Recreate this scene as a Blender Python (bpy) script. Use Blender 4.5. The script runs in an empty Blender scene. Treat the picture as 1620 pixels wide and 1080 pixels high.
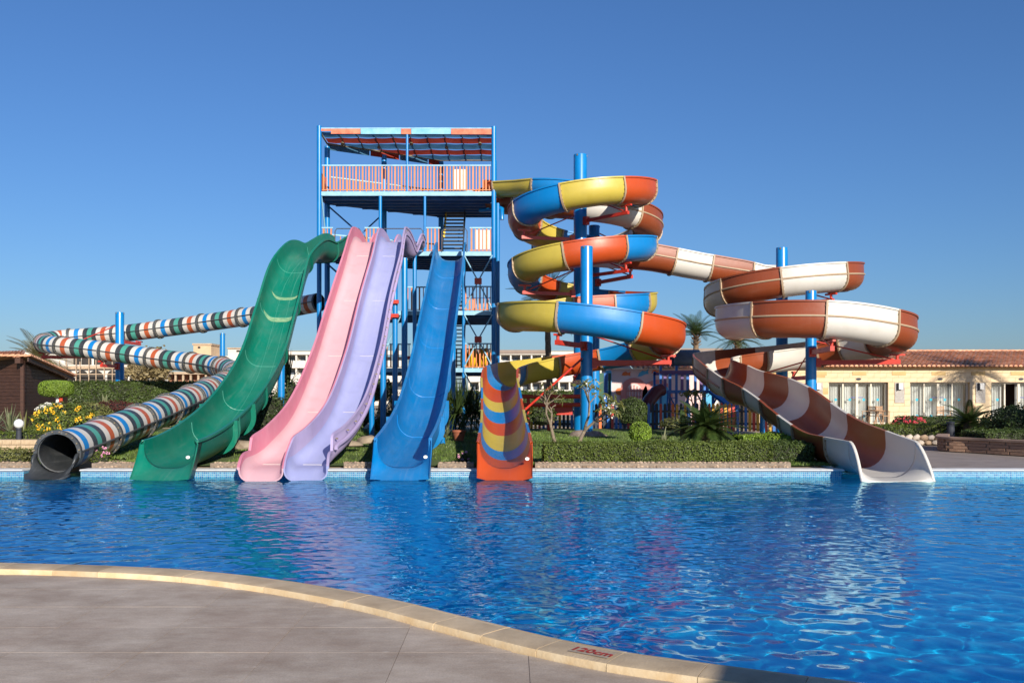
import bpy, bmesh, math, random
import numpy as np
from mathutils import Vector, Matrix, noise as mnoise

scene = bpy.context.scene
C = scene.collection
R = random.Random(7)
PI = math.pi

# ------------------------------------------------------------------ camera
FPX, HX, HY, EYE = 1440.0, 810.0, 622.0, 1.6
cam_d = bpy.data.cameras.new('camera'); cam = bpy.data.objects.new('camera', cam_d); C.objects.link(cam)
scene.camera = cam
cam.location = (0, 0, EYE); cam.rotation_euler = (PI/2, 0, 0)
cam_d.sensor_width = 36.0; cam_d.lens = FPX*36/1620
cam_d.shift_y = (HY-540)/1620
cam_d.clip_start = 0.1; cam_d.clip_end = 3000

# ------------------------------------------------------------------ light
SUN_EL, SUN_AZ = math.radians(21.5), math.radians(158)      # azimuth clockwise from +Y
w = bpy.data.worlds.new('World'); scene.world = w; w.use_nodes = True
wn = w.node_tree.nodes; sk = wn.new('ShaderNodeTexSky'); sk.sky_type = 'NISHITA'
sk.sun_disc = False; sk.sun_elevation = SUN_EL; sk.sun_rotation = SUN_AZ
sk.air_density = 1.2; sk.dust_density = 0.5; sk.ozone_density = 8.0; sk.altitude = 0
wb_ = wn.new('ShaderNodeMix'); wb_.data_type = 'RGBA'; wb_.blend_type = 'MULTIPLY'; wb_.inputs[0].default_value = 1; wb_.inputs[7].default_value = (.90, .96, 1.10, 1)   # camera white balance
w.node_tree.links.new(sk.outputs[0], wb_.inputs[6]); w.node_tree.links.new(wb_.outputs[2], wn['Background'].inputs[0]); wn['Background'].inputs[1].default_value = 0.073
SUN = Vector((math.sin(SUN_AZ)*math.cos(SUN_EL), math.cos(SUN_AZ)*math.cos(SUN_EL), math.sin(SUN_EL)))
sl = bpy.data.lights.new('sun', 'SUN'); sl.energy = 4.9; sl.angle = math.radians(0.5); sl.color = (1.0, 0.915, 0.79)
so = bpy.data.objects.new('sun', sl); C.objects.link(so); so.rotation_euler = (-SUN).to_track_quat('-Z', 'Y').to_euler(); so.location = (30, -30, 40)
sl.cycles.is_caustics_light = True
scene.view_settings.view_transform = 'Standard'; scene.view_settings.look = 'None'
scene.view_settings.exposure = 0.50; scene.view_settings.gamma = 1.0
scene.render.engine = 'CYCLES'
scene.cycles.max_bounces = 10; scene.cycles.glossy_bounces = 4; scene.cycles.transmission_bounces = 8
scene.cycles.sample_clamp_indirect = 6.0

# ------------------------------------------------------------------ helpers
def W(px, py, Y):
    return Vector(((px-HX)*Y/FPX, Y, EYE-(py-HY)*Y/FPX))
def Yg(py, z):                                              # distance at which height z shows at row py
    return FPX*(EYE-z)/(py-HY)

class MB:
    """collects geometry for one mesh"""
    def __init__(s): s.v = []; s.f = []; s.m = []
    def add(s, vs, fs, m=0):
        o = len(s.v); s.v += [tuple(p) for p in vs]
        for f in fs: s.f.append(tuple(i+o for i in f)); s.m.append(m)
    def box(s, c, sz, rz=0.0, m=0, taper=1.0):
        x, y, z = sz[0]/2, sz[1]/2, sz[2]/2
        cs, sn = math.cos(rz), math.sin(rz); vs = []
        for k, t in ((-z, 1.0), (z, taper)):
            for a, b in ((-x, -y), (x, -y), (x, y), (-x, y)):
                a *= t; b *= t
                vs.append((c[0]+a*cs-b*sn, c[1]+a*sn+b*cs, c[2]+k))
        s.add(vs, [(3, 2, 1, 0), (4, 5, 6, 7), (0, 1, 5, 4), (1, 2, 6, 5), (2, 3, 7, 6), (3, 0, 4, 7)], m); return s
    def span(s, x0, x1, y0, y1, z0, z1, m=0):
        return s.box(((x0+x1)/2, (y0+y1)/2, (z0+z1)/2), (x1-x0, y1-y0, z1-z0), 0, m)
    def bar(s, p, q, wd, ht=None, m=0):
        p = Vector(p); q = Vector(q); t = (q-p).normalized(); ht = ht or wd
        up = Vector((0, 0, 1)) if abs(t.z) < .98 else Vector((0, 1, 0))
        a = t.cross(up).normalized()*wd/2; b = a.cross(t).normalized()*ht/2
        vs = [p-a-b, p+a-b, p+a+b, p-a+b, q-a-b, q+a-b, q+a+b, q-a+b]
        s.add(vs, [(0, 1, 2, 3), (7, 6, 5, 4), (4, 5, 1, 0), (5, 6, 2, 1), (6, 7, 3, 2), (7, 4, 0, 3)], m); return s
    def tube(s, pts, r, n=8, m=0, cap=True):
        pts = [Vector(p) for p in pts]; k = len(pts); rr = r if hasattr(r, '__len__') else [r]*k
        o = len(s.v); prev = None
        for i, p in enumerate(pts):
            t = (pts[min(i+1, k-1)]-pts[max(i-1, 0)]).normalized()
            if prev is None:
                up = Vector((0, 0, 1)) if abs(t.z) < .9 else Vector((1, 0, 0)); a = t.cross(up).normalized()
            else: a = (prev-t*prev.dot(t)).normalized()
            prev = a; b = t.cross(a)
            for j in range(n):
                th = 2*PI*j/n; s.v.append(tuple(p+(a*math.cos(th)+b*math.sin(th))*rr[i]))
        for i in range(k-1):
            for j in range(n):
                j2 = (j+1) % n; s.f.append((o+i*n+j2, o+i*n+j, o+(i+1)*n+j, o+(i+1)*n+j2)); s.m.append(m)
        if cap:
            s.f.append(tuple(o+j for j in range(n))); s.m.append(m)
            s.f.append(tuple(o+(k-1)*n+j for j in reversed(range(n)))); s.m.append(m)
        return s
    def lathe(s, c, prof, n=16, m=0):
        o = len(s.v); k = len(prof)
        for r, z in prof:
            for j in range(n):
                th = 2*PI*j/n; s.v.append((c[0]+r*math.cos(th), c[1]+r*math.sin(th), c[2]+z))
        for i in range(k-1):
            for j in range(n):
                j2 = (j+1) % n; s.f.append((o+i*n+j, o+i*n+j2, o+(i+1)*n+j2, o+(i+1)*n+j)); s.m.append(m)
        s.f.append(tuple(o+j for j in reversed(range(n)))); s.m.append(m)
        s.f.append(tuple(o+(k-1)*n+j for j in range(n))); s.m.append(m); return s
    def prism(s, poly, z0, z1, m=0):                        # poly: list of (x, y) counter-clockwise
        k = len(poly); vs = [(x, y, z0) for x, y in poly]+[(x, y, z1) for x, y in poly]
        fs = [tuple(reversed(range(k))), tuple(range(k, 2*k))]+[(i, (i+1) % k, k+(i+1) % k, k+i) for i in range(k)]
        s.add(vs, fs, m); return s
    def prism_y(s, poly, y0, y1, m=0):                      # poly: list of (x, z)
        k = len(poly); vs = [(x, y0, z) for x, z in poly]+[(x, y1, z) for x, z in poly]
        fs = [tuple(range(k)), tuple(reversed(range(k, 2*k)))]+[((i+1) % k, i, k+i, k+(i+1) % k) for i in range(k)]
        s.add(vs, fs, m); return s
    def quad(s, a, b, c, d, m=0): s.add([a, b, c, d], [(0, 1, 2, 3)], m); return s
    def torus(s, c, R0, r, axis='z', n=20, k=10, m=0, R1=None):
        o = len(s.v)
        for i in range(n):
            a = 2*PI*i/n
            for j in range(k):
                b = 2*PI*j/k; d = R0+r*math.cos(b); h = r*math.sin(b)
                x, y, z = d*math.cos(a), d*math.sin(a), h
                if axis == 'y': x, y, z = x, z, y
                if axis == 'x': x, y, z = z, x, y
                s.v.append((c[0]+x, c[1]+y, c[2]+z))
        for i in range(n):
            for j in range(k):
                s.f.append((o+i*k+j, o+((i+1) % n)*k+j, o+((i+1) % n)*k+(j+1) % k, o+i*k+(j+1) % k)); s.m.append(m)
        return s
    def blob(s, c, rx, ry, rz, seed=0, amp=.2, sub=2, m=0, flat=None):
        bm = bmesh.new(); bmesh.ops.create_icosphere(bm, subdivisions=sub, radius=1)
        vs = []
        for v in bm.verts:
            d = 1+amp*mnoise.noise(v.co*1.7+Vector((seed*3.1, seed*1.7, 0)))+amp*.5*mnoise.noise(v.co*4+Vector((seed, 0, seed)))
            z = v.co.z*d
            if flat is not None: z = max(z, flat)
            vs.append((c[0]+v.co.x*d*rx, c[1]+v.co.y*d*ry, c[2]+z*rz))
        fs = [tuple(x.index for x in f.verts) for f in bm.faces]; bm.free(); s.add(vs, fs, m); return s
    def mesh(s, name, mats, org=(0, 0, 0), smooth=None, flip=False):
        me = bpy.data.meshes.new(name)
        vs = np.array(s.v, dtype=np.float32)-np.array(org, dtype=np.float32) if s.v else []
        me.from_pydata(vs.tolist() if len(s.v) else [], [], s.f)
        if not isinstance(mats, (list, tuple)): mats = [mats]
        for mm in mats: me.materials.append(mm)
        if len(mats) > 1: me.polygons.foreach_set('material_index', s.m)
        if smooth is not None:
            me.shade_smooth()
            if smooth < 180: me.set_sharp_from_angle(angle=math.radians(smooth))
        me.update(); return me

ORG = {}
def world_org(p):
    return ORG.get(p.name, Vector((0, 0, 0))) if p else Vector((0, 0, 0))
def thing(name, label, cat, loc=(0, 0, 0), group=None, kind=None):
    o = bpy.data.objects.new(name, None); C.objects.link(o); o.location = loc; o.empty_display_size = .2
    ORG[o.name] = Vector(loc); o['label'] = label
    if cat: o['category'] = cat
    if group: o['group'] = group
    if kind: o['kind'] = kind
    return o
def part(name, mb, mats, parent=None, smooth=None, label=None, kind=None):
    org = world_org(parent)
    me = mb if isinstance(mb, bpy.types.Mesh) else mb.mesh(name, mats, org, smooth)
    o = bpy.data.objects.new(name, me); C.objects.link(o); o.parent = parent
    ORG[o.name] = org
    if label: o['label'] = label
    if kind: o['kind'] = kind
    return o
def solo(name, mb, mats, label, cat=None, group=None, kind=None, smooth=None):
    """a thing that is one mesh; origin at its base centre"""
    a = np.array(mb.v); c = Vector(((a[:, 0].min()+a[:, 0].max())/2, (a[:, 1].min()+a[:, 1].max())/2, a[:, 2].min()))
    me = mb.mesh(name, mats, c, smooth); o = bpy.data.objects.new(name, me); C.objects.link(o); o.location = c
    ORG[o.name] = c; o['label'] = label
    if cat: o['category'] = cat
    if group: o['group'] = group
    if kind: o['kind'] = kind
    return o
def copy_thing(src, loc, label, rz=None, sc=None):
    c = src.copy(); C.objects.link(c); c.location = loc; c['label'] = label
    if rz is not None: c.rotation_euler = (0, 0, rz)
    if sc is not None: c.scale = (sc, sc, sc)
    for ch in list(src.children):
        d = ch.copy(); C.objects.link(d); d.parent = c
        for g in list(ch.children):
            e = g.copy(); C.objects.link(e); e.parent = d
    return c

# ------------------------------------------------------------------ materials
KA = .90                                                    # one overall albedo trim
def ka(c): return tuple(v*KA for v in c)
def nt_of(m): m.use_nodes = True; return m.node_tree, m.node_tree.nodes, m.node_tree.links
def mat(name, col, rough=.5, var=.12, scale=3.0, bump=0.0, bscale=30.0, metal=0.0, spec=.5, col2=None, stretch=(1, 1, 1), fine=0.0, coat=0.0, island=0.0, thr=None):
    col = ka(col); col2 = ka(col2) if col2 else None
    m = bpy.data.materials.new(name); nt, n, l = nt_of(m); b = n['Principled BSDF']
    b.inputs['Roughness'].default_value = rough; b.inputs['Metallic'].default_value = metal
    b.inputs['Specular IOR Level'].default_value = spec; b.inputs['Coat Weight'].default_value = coat
    b.inputs['Coat Roughness'].default_value = .15
    tc = n.new('ShaderNodeTexCoord'); mp = n.new('ShaderNodeMapping'); mp.inputs['Scale'].default_value = stretch
    l.new(tc.outputs['Object'], mp.inputs[0])
    tx = n.new('ShaderNodeTexNoise'); tx.inputs['Scale'].default_value = scale; tx.inputs['Detail'].default_value = 6; tx.inputs['Roughness'].default_value = .6
    l.new(mp.outputs[0], tx.inputs['Vector'])
    c2 = col2 if col2 else tuple(min(1, c*(1+var)+var*.04) for c in col)
    c1 = col if col2 else tuple(c*(1-var) for c in col)
    rp = n.new('ShaderNodeValToRGB'); e = rp.color_ramp.elements
    e[0].position, e[1].position = thr if thr else (.32, .68)
    e[0].color = (*c1, 1); e[1].color = (*c2, 1)
    l.new(tx.outputs['Fac'], rp.inputs[0]); out = rp.outputs[0]
    if island:
        g = n.new('ShaderNodeNewGeometry'); hs = n.new('ShaderNodeHueSaturation'); mr = n.new('ShaderNodeMapRange')
        mr.inputs[3].default_value = 1-island; mr.inputs[4].default_value = 1+island
        l.new(g.outputs['Random Per Island'], mr.inputs[0]); l.new(mr.outputs[0], hs.inputs['Value'])
        l.new(out, hs.inputs['Color']); out = hs.outputs[0]
    l.new(out, b.inputs['Base Color'])
    if fine:
        t3 = n.new('ShaderNodeTexNoise'); t3.inputs['Scale'].default_value = scale*9; l.new(mp.outputs[0], t3.inputs['Vector'])
        mr = n.new('ShaderNodeMapRange'); mr.inputs[3].default_value = max(.02, rough-fine); mr.inputs[4].default_value = min(1, rough+fine)
        l.new(t3.outputs['Fac'], mr.inputs[0]); l.new(mr.outputs[0], b.inputs['Roughness'])
    if bump:
        t2 = n.new('ShaderNodeTexNoise'); t2.inputs['Scale'].default_value = bscale; t2.inputs['Detail'].default_value = 4
        l.new(mp.outputs[0], t2.inputs['Vector'])
        bp = n.new('ShaderNodeBump'); bp.inputs['Strength'].default_value = bump; bp.inputs['Distance'].default_value = .02
        l.new(t2.outputs['Fac'], bp.inputs['Height']); l.new(bp.outputs[0], b.inputs['Normal'])
    return m
def gel(name, col, fade=.10, rough=.36):
    """weathered fibreglass gelcoat: chalky patches, fine scuffs"""
    col = ka(col)
    m = bpy.data.materials.new(name); nt, n, l = nt_of(m); b = n['Principled BSDF']
    tc = n.new('ShaderNodeTexCoord'); o = tc.outputs['Object']
    a = n.new('ShaderNodeTexNoise'); a.inputs['Scale'].default_value = .9; a.inputs['Detail'].default_value = 7; a.inputs['Roughness'].default_value = .65; l.new(o, a.inputs['Vector'])
    s = n.new('ShaderNodeTexNoise'); s.inputs['Scale'].default_value = 7; s.inputs['Detail'].default_value = 8; s.inputs['Roughness'].default_value = .7; l.new(o, s.inputs['Vector'])
    r1 = n.new('ShaderNodeMapRange'); r1.inputs[1].default_value = .42; r1.inputs[2].default_value = .75; r1.inputs[4].default_value = fade*2.2; l.new(a.outputs['Fac'], r1.inputs[0])
    r2 = n.new('ShaderNodeMapRange'); r2.inputs[1].default_value = .56; r2.inputs[2].default_value = .8; r2.inputs[4].default_value = fade*2.2; l.new(s.outputs['Fac'], r2.inputs[0])
    mpp = n.new('ShaderNodeMapping'); mpp.inputs['Scale'].default_value = (9, .35, .5); l.new(o, mpp.inputs[0])      # streaks worn along the run
    k_ = n.new('ShaderNodeTexNoise'); k_.inputs['Scale'].default_value = 1.6; k_.inputs['Detail'].default_value = 5; k_.inputs['Roughness'].default_value = .6; l.new(mpp.outputs[0], k_.inputs['Vector'])
    rk = n.new('ShaderNodeMapRange'); rk.inputs[1].default_value = .54; rk.inputs[2].default_value = .78; rk.inputs[4].default_value = fade*3.0; l.new(k_.outputs['Fac'], rk.inputs[0])
    a0 = n.new('ShaderNodeMath'); l.new(r1.outputs[0], a0.inputs[0]); l.new(rk.outputs[0], a0.inputs[1])
    ad = n.new('ShaderNodeMath'); l.new(a0.outputs[0], ad.inputs[0]); l.new(r2.outputs[0], ad.inputs[1])
    mx = n.new('ShaderNodeMix'); mx.data_type = 'RGBA'; mx.inputs[6].default_value = (*col, 1)
    g = sum(col)/3; mx.inputs[7].default_value = tuple(min(.85, c*.72+.16+g*.12) for c in col)+(1,)
    l.new(ad.outputs[0], mx.inputs[0])
    d = n.new('ShaderNodeTexNoise'); d.inputs['Scale'].default_value = 2.3; d.inputs['Detail'].default_value = 5; l.new(o, d.inputs['Vector'])
    r3 = n.new('ShaderNodeMapRange'); r3.inputs[1].default_value = .5; r3.inputs[2].default_value = .85; r3.inputs[4].default_value = .3; l.new(d.outputs['Fac'], r3.inputs[0])
    m2 = n.new('ShaderNodeMix'); m2.data_type = 'RGBA'; m2.inputs[7].default_value = (col[0]*.55+.03, col[1]*.55+.02, col[2]*.5+.01, 1)
    l.new(mx.outputs[2], m2.inputs[6]); l.new(r3.outputs[0], m2.inputs[0]); l.new(m2.outputs[2], b.inputs['Base Color'])
    r4 = n.new('ShaderNodeMapRange'); r4.inputs[3].default_value = rough-.1; r4.inputs[4].default_value = rough+.16; l.new(s.outputs['Fac'], r4.inputs[0]); l.new(r4.outputs[0], b.inputs['Roughness'])
    bp = n.new('ShaderNodeBump'); bp.inputs['Strength'].default_value = .06; bp.inputs['Distance'].default_value = .05; l.new(a.outputs['Fac'], bp.inputs['Height']); l.new(bp.outputs[0], b.inputs['Normal'])
    return m
def leafmat(name, c1, c2, island=.35, rough=.5, trans=.25):
    m = bpy.data.materials.new(name); nt, n, l = nt_of(m); b = n['Principled BSDF']
    g = n.new('ShaderNodeNewGeometry'); mx = n.new('ShaderNodeMix'); mx.data_type = 'RGBA'
    mx.inputs[6].default_value = (*c1, 1); mx.inputs[7].default_value = (*c2, 1)
    l.new(g.outputs['Random Per Island'], mx.inputs[0])
    tc = n.new('ShaderNodeTexCoord'); t = n.new('ShaderNodeTexNoise'); t.inputs['Scale'].default_value = 2.0; t.inputs['Detail'].default_value = 3; l.new(tc.outputs['Object'], t.inputs['Vector'])
    hs = n.new('ShaderNodeHueSaturation'); mr = n.new('ShaderNodeMapRange'); mr.inputs[1].default_value = .3; mr.inputs[2].default_value = .7
    mr.inputs[3].default_value = 1-island; mr.inputs[4].default_value = 1+island
    l.new(t.outputs['Fac'], mr.inputs[0]); l.new(mr.outputs[0], hs.inputs['Value']); l.new(mx.outputs[2], hs.inputs['Color'])
    l.new(hs.outputs[0], b.inputs['Base Color']); b.inputs['Roughness'].default_value = rough
    if trans:
        tr = n.new('ShaderNodeBsdfTranslucent'); l.new(hs.outputs[0], tr.inputs[0]); ms = n.new('ShaderNodeMixShader'); ms.inputs[0].default_value = trans
        l.new(b.outputs[0], ms.inputs[1]); l.new(tr.outputs[0], ms.inputs[2]); l.new(ms.outputs[0], n['Material Output'].inputs[0])
    return m

M = {}
M['pole'] = mat('pole_blue_paint', (.0, .20, .54), .33, .10, 1.2, fine=.08, coat=.2)
M['towerblue'] = mat('tower_blue_paint', (.02, .25, .57), .42, .22, 2.5, fine=.1)
M['paleblue'] = mat('pale_blue_paint', (.28, .52, .68), .45, .2, 2.5, fine=.1)
M['navy'] = mat('navy_blue_steel', (.012, .10, .30), .5, .2, 2)  # navy paint of joists, rear beams and some braces
M['orangebar'] = mat('orange_baluster_paint', (.68, .225, .075), .45, .2, 1.5)
M['orangepanel'] = mat('orange_panel_paint', (.75, .15, .02), .5, .15, 1.5)
M['red'] = mat('red_steel_paint', (.55, .035, .016), .4, .18, 2.5)
M['redbox'] = mat('red_box_paint', (.70, .06, .025), .45, .1, 2)
M['steel'] = mat('stainless_tube', (.55, .54, .5), .3, .1, 3, metal=.9)
M['rust'] = mat('galvanised_frame', (.2, .16, .1), .6, .2, 4)
M['white'] = mat('white_paint', (.80, .77, .72), .5, .06, 2)
M['dark'] = mat('dark_grating', (.03, .035, .05), .7, .2, 5)
M['tread'] = mat('stair_tread', (.035, .04, .05), .6, .2, 5)
M['treadyellow'] = mat('stair_nosing_yellow', (.75, .5, .03), .6, .1, 5)
G = {}
G['green'] = gel('gelcoat_green', (.002, .185, .12), .08)
G['green2'] = gel('gelcoat_green_outside', (.003, .15, .105), .05)
G['pink'] = gel('gelcoat_pink', (.72, .43, .475), .08, .42)
G['pinkedge'] = gel('gelcoat_rose', (.66, .22, .31), .14, .5)
G['lav'] = gel('gelcoat_lavender', (.36, .385, .66), .11, .42)
G['laved'] = gel('gelcoat_mauve', (.42, .34, .56), .16, .5)
G['blue'] = gel('gelcoat_blue', (.0, .185, .49), .09)
G['sblue'] = gel('gelcoat_spiral_blue', (.0, .20, .54), .025)
G['yellow'] = gel('gelcoat_yellow', (.54, .42, .06), .03)
G['orange'] = gel('gelcoat_orange', (.50, .068, .010), .02)
G['brown'] = gel('gelcoat_brown', (.26, .055, .016), .025)
G['cream'] = gel('gelcoat_cream', (.64, .61, .555), .03)
G['black'] = gel('gelcoat_black', (.036, .041, .046), .08)
G['teal'] = gel('gelcoat_teal', (.07, .33, .26), .06)
G['torange'] = gel('gelcoat_rust_orange', (.48, .10, .03), .06)
G['tblue'] = gel('gelcoat_tube_blue', (.004, .215, .58), .05)
G['flange'] = gel('flange_cream', (.42, .30, .19), .1, .5)
G['fblack'] = gel('flange_black', (.05, .055, .06), .15, .5)
G['sticker'] = mat('sticker_white', (.75, .75, .72), .4, .04, 2)
# ------------------------------------------------------------------ slides: sweeps along a path
def crom(P, step=.12):
    """centripetal Catmull-Rom through rows (x, y, z, extra...), resampled evenly by arc length"""
    P = np.array(P, dtype=float); k = len(P)
    Q = np.vstack([2*P[0]-P[1], P, 2*P[-1]-P[-2]])
    out = []
    for i in range(1, k):
        p0, p1, p2, p3 = Q[i-1], Q[i], Q[i+1], Q[i+2]
        d = lambda a, b: max(np.linalg.norm((b-a)[:3]), 1e-4)**.5
        t0 = 0; t1 = t0+d(p0, p1); t2 = t1+d(p1, p2); t3 = t2+d(p2, p3)
        for t in np.linspace(t1, t2, 24, endpoint=(i == k-1)):
            a1 = (t1-t)/(t1-t0)*p0+(t-t0)/(t1-t0)*p1; a2 = (t2-t)/(t2-t1)*p1+(t-t1)/(t2-t1)*p2; a3 = (t3-t)/(t3-t2)*p2+(t-t2)/(t3-t2)*p3
            b1 = (t2-t)/(t2-t0)*a1+(t-t0)/(t2-t0)*a2; b2 = (t3-t)/(t3-t1)*a2+(t-t1)/(t3-t1)*a3
            out.append((t2-t)/(t2-t1)*b1+(t-t1)/(t2-t1)*b2)
    out = np.array(out); ds = np.linalg.norm(np.diff(out[:, :3], axis=0), axis=1); s = np.concatenate([[0], np.cumsum(ds)])
    n = max(2, int(round(s[-1]/step))+1); ss = np.linspace(0, s[-1], n)
    return ss, np.column_stack([np.interp(ss, s, out[:, j]) for j in range(out.shape[1])])

class Path:
    def __init__(p, ctrl, step=.12, smooth=0):
        p.s, A = crom(ctrl, step); p.L = p.s[-1]; p.x = A[:, 3:]
        xyz = A[:, :3]
        for _ in range(smooth):
            z = xyz.copy(); z[1:-1] = .25*xyz[:-2]+.5*xyz[1:-1]+.25*xyz[2:]; xyz = z
        p.p = [Vector(r) for r in xyz]
        n = len(p.p); p.T = []; p.S = []; p.N = []
        for i in range(n):
            t = (p.p[min(i+1, n-1)]-p.p[max(i-1, 0)]).normalized(); s = t.cross(Vector((0, 0, 1))).normalized()
            p.T.append(t); p.S.append(s); p.N.append(s.cross(t))
        hd = np.unwrap([math.atan2(t.y, t.x) for t in p.T]); k = np.gradient(hd, p.s)
        w_ = max(1, int(1.2/step)); p.k = np.convolve(np.pad(k, w_, mode='edge'), np.ones(2*w_+1)/(2*w_+1), mode='valid')
    def i(p, s): return int(np.clip(np.searchsorted(p.s, s), 0, len(p.p)-1))
    def at(p, i, u, v, bank=0.0):
        S, N = p.S[i], p.N[i]
        if bank: c, sn = math.cos(bank), math.sin(bank); S, N = S*c+N*sn, N*c-S*sn
        return p.p[i]+S*u+N*v

def u_inner(w, hl, hr, r, n=7):
    """inside of a trough, left rim to right rim"""
    hl, hr = max(hl, r+.02), max(hr, r+.02)
    pts = [(-w, hl), (-w, (hl+r)/2)]
    for j in range(n+1):
        a = PI+PI/2*j/n; pts.append((-w+r+r*math.cos(a), r+r*math.sin(a)))
    if w-r > .08: pts.append((0, 0))
    for j in range(n+1):
        a = 1.5*PI+PI/2*j/n; pts.append((w-r+r*math.cos(a), r+r*math.sin(a)))
    pts += [(w, (hr+r)/2), (w, hr)]; return pts
def offset(pts, d):
    out = []; k = len(pts)
    for i in range(k):
        a = Vector(pts[max(i-1, 0)]); b = Vector(pts[min(i+1, k-1)]); t = (b-a).normalized(); out.append((pts[i][0]+t.y*d, pts[i][1]-t.x*d))
    return out
def shell(inner, th=.025, lip=.07, lipd=.05):
    """closed ring of a trough wall: inside, rim flange, outside"""
    o = offset(inner, th); L, Rr = inner[0], inner[-1]
    ring = list(inner)+[(Rr[0]+lip, Rr[1]+.002), (Rr[0]+lip, Rr[1]-lipd), (o[-1][0], Rr[1]-lipd-.002)]
    ring += [p for p in reversed(o[1:-1])]
    ring += [(o[0][0], L[1]-lipd-.002), (L[0]-lip, L[1]-lipd), (L[0]-lip, L[1]+.002)]
    return ring
def sweep(path, i0, i1, prof, bank=None, mi=None, step=1):
    mb = MB(); idx = list(range(i0, i1, step))+[i1]; rings = []
    for i in idx:
        rg = prof(i); b = bank(i) if bank else 0
        rings.append([path.at(i, u, v, b) for u, v in rg])
    n = len(rings[0]); k = len(rings)
    mb.v = [tuple(p) for r_ in rings for p in r_]
    for a in range(k-1):
        for j in range(n):
            j2 = (j+1) % n; mb.f.append((a*n+j, a*n+j2, (a+1)*n+j2, (a+1)*n+j)); mb.m.append(mi(idx[a], j) if mi else 0)
    mb.f.append(tuple(reversed(range(n)))); mb.m.append(0); mb.f.append(tuple(range((k-1)*n, k*n))); mb.m.append(0)
    return mb
def flange_ring(path, s, inner, prot=.055, th=.05, bank=0):
    """upstanding joint flange on the outside of a trough at arc length s"""
    i = path.i(s); mb = MB(); a = offset(inner, .012); b = offset(inner, .025+prot); k = len(a); T = path.T[i]*th/2
    for sg in (-1, 1):
        for q in (a, b): mb.v += [tuple(path.at(i, u, v, bank)+T*sg) for u, v in q]
    A0, B0, A1, B1 = 0, k, 2*k, 3*k
    for j in range(k-1):
        mb.f += [(A0+j, A0+j+1, B0+j+1, B0+j), (A1+j+1, A1+j, B1+j, B1+j+1), (B0+j, B0+j+1, B1+j+1, B1+j)]; mb.m += [0]*3
    for j in (0, k-1): mb.f.append((A0+j, B0+j, B1+j, A1+j)); mb.m.append(0)
    return mb
def bolts(path, s, inner, n=14, r=.016, bank=0, off=.06, back=.03):
    i = path.i(s); q = offset(inner, off); mb = MB(); k = len(q)
    for j in range(n):
        f = (j+.5)/n*(k-1); a = int(f); t = f-a; u = q[a][0]*(1-t)+q[a+1][0]*t; v = q[a][1]*(1-t)+q[a+1][1]*t
        p = path.at(i, u, v, bank); mb.bar(p-path.T[i]*back, p+path.T[i]*back, r*2)
    return mb

def exit_lip(path, i, inner, mats, root, w2, top, fwd=.55, drop=.02, label=None, fall=.19):
    """the squared-off front of a body slide: the trough opens into a flat-fronted apron"""
    base = [(u, v) for u, v in inner]; n = len(base); rings = []; K = 7
    cv = .42*top
    def rect(u, v):
        du, dv = u, v-cv; c = []
        if du: c.append(w2/abs(du))
        if dv > 0: c.append((top-cv)/dv)
        if dv < 0: c.append((cv+drop)/-dv)
        k = min(c); return (du*k, cv+dv*k)
    T = Vector((path.T[i].x, path.T[i].y, 0)).normalized(); S = path.S[i]; Z = Vector((0, 0, 1)); P0 = path.p[i]
    for a in range(K+1):
        t = a/K; bl = t*t*(3-2*t); row = []
        for u, v in base:
            ru, rv = rect(u, v); uu = u*(1-bl)+ru*bl; vv = v*(1-bl)+rv*bl
            low = 1-min(1, max(0, vv/top)); f = fwd*t*(.10+.90*low**1.25)
            row.append(P0+S*uu+Z*(vv-fall*t**1.4*low)+T*f)
        rings.append(row)
    last = [p-Z*.06*(1 if p.z < P0.z+.1 else 0)+S*(.05 if (p-P0).dot(S) > 0 else -.05)*0 for p in rings[-1]]
    mb = MB(); mb.v = [tuple(p) for r_ in rings for p in r_]
    for a in range(K):
        for j in range(n-1): mb.f.append((a*n+j, a*n+j+1, (a+1)*n+j+1, (a+1)*n+j)); mb.m.append(0)
    # return: outer skirt going back under
    o = len(mb.v); skirt = [p-Z*.05-T*.03 if abs((p-P0).dot(S)) < w2-.02 else p-T*.30 for p in rings[-1]]
    mb.v += [tuple(p) for p in skirt]
    for j in range(n-1): mb.f.append((K*n+j, K*n+j+1, o+j+1, o+j)); mb.m.append(0)
    ob = part('exit_lip', mb, mats, root, 50, label)
    md = ob.modifiers.new('thickness', 'SOLIDIFY'); md.thickness = .02; md.offset = -1
    return ob

def seam(path, i0, i1, u, v, r=.006):
    mb = MB(); mb.tube([path.at(i, u, v) for i in range(i0, i1, 3)], r, 5); return mb

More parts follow.
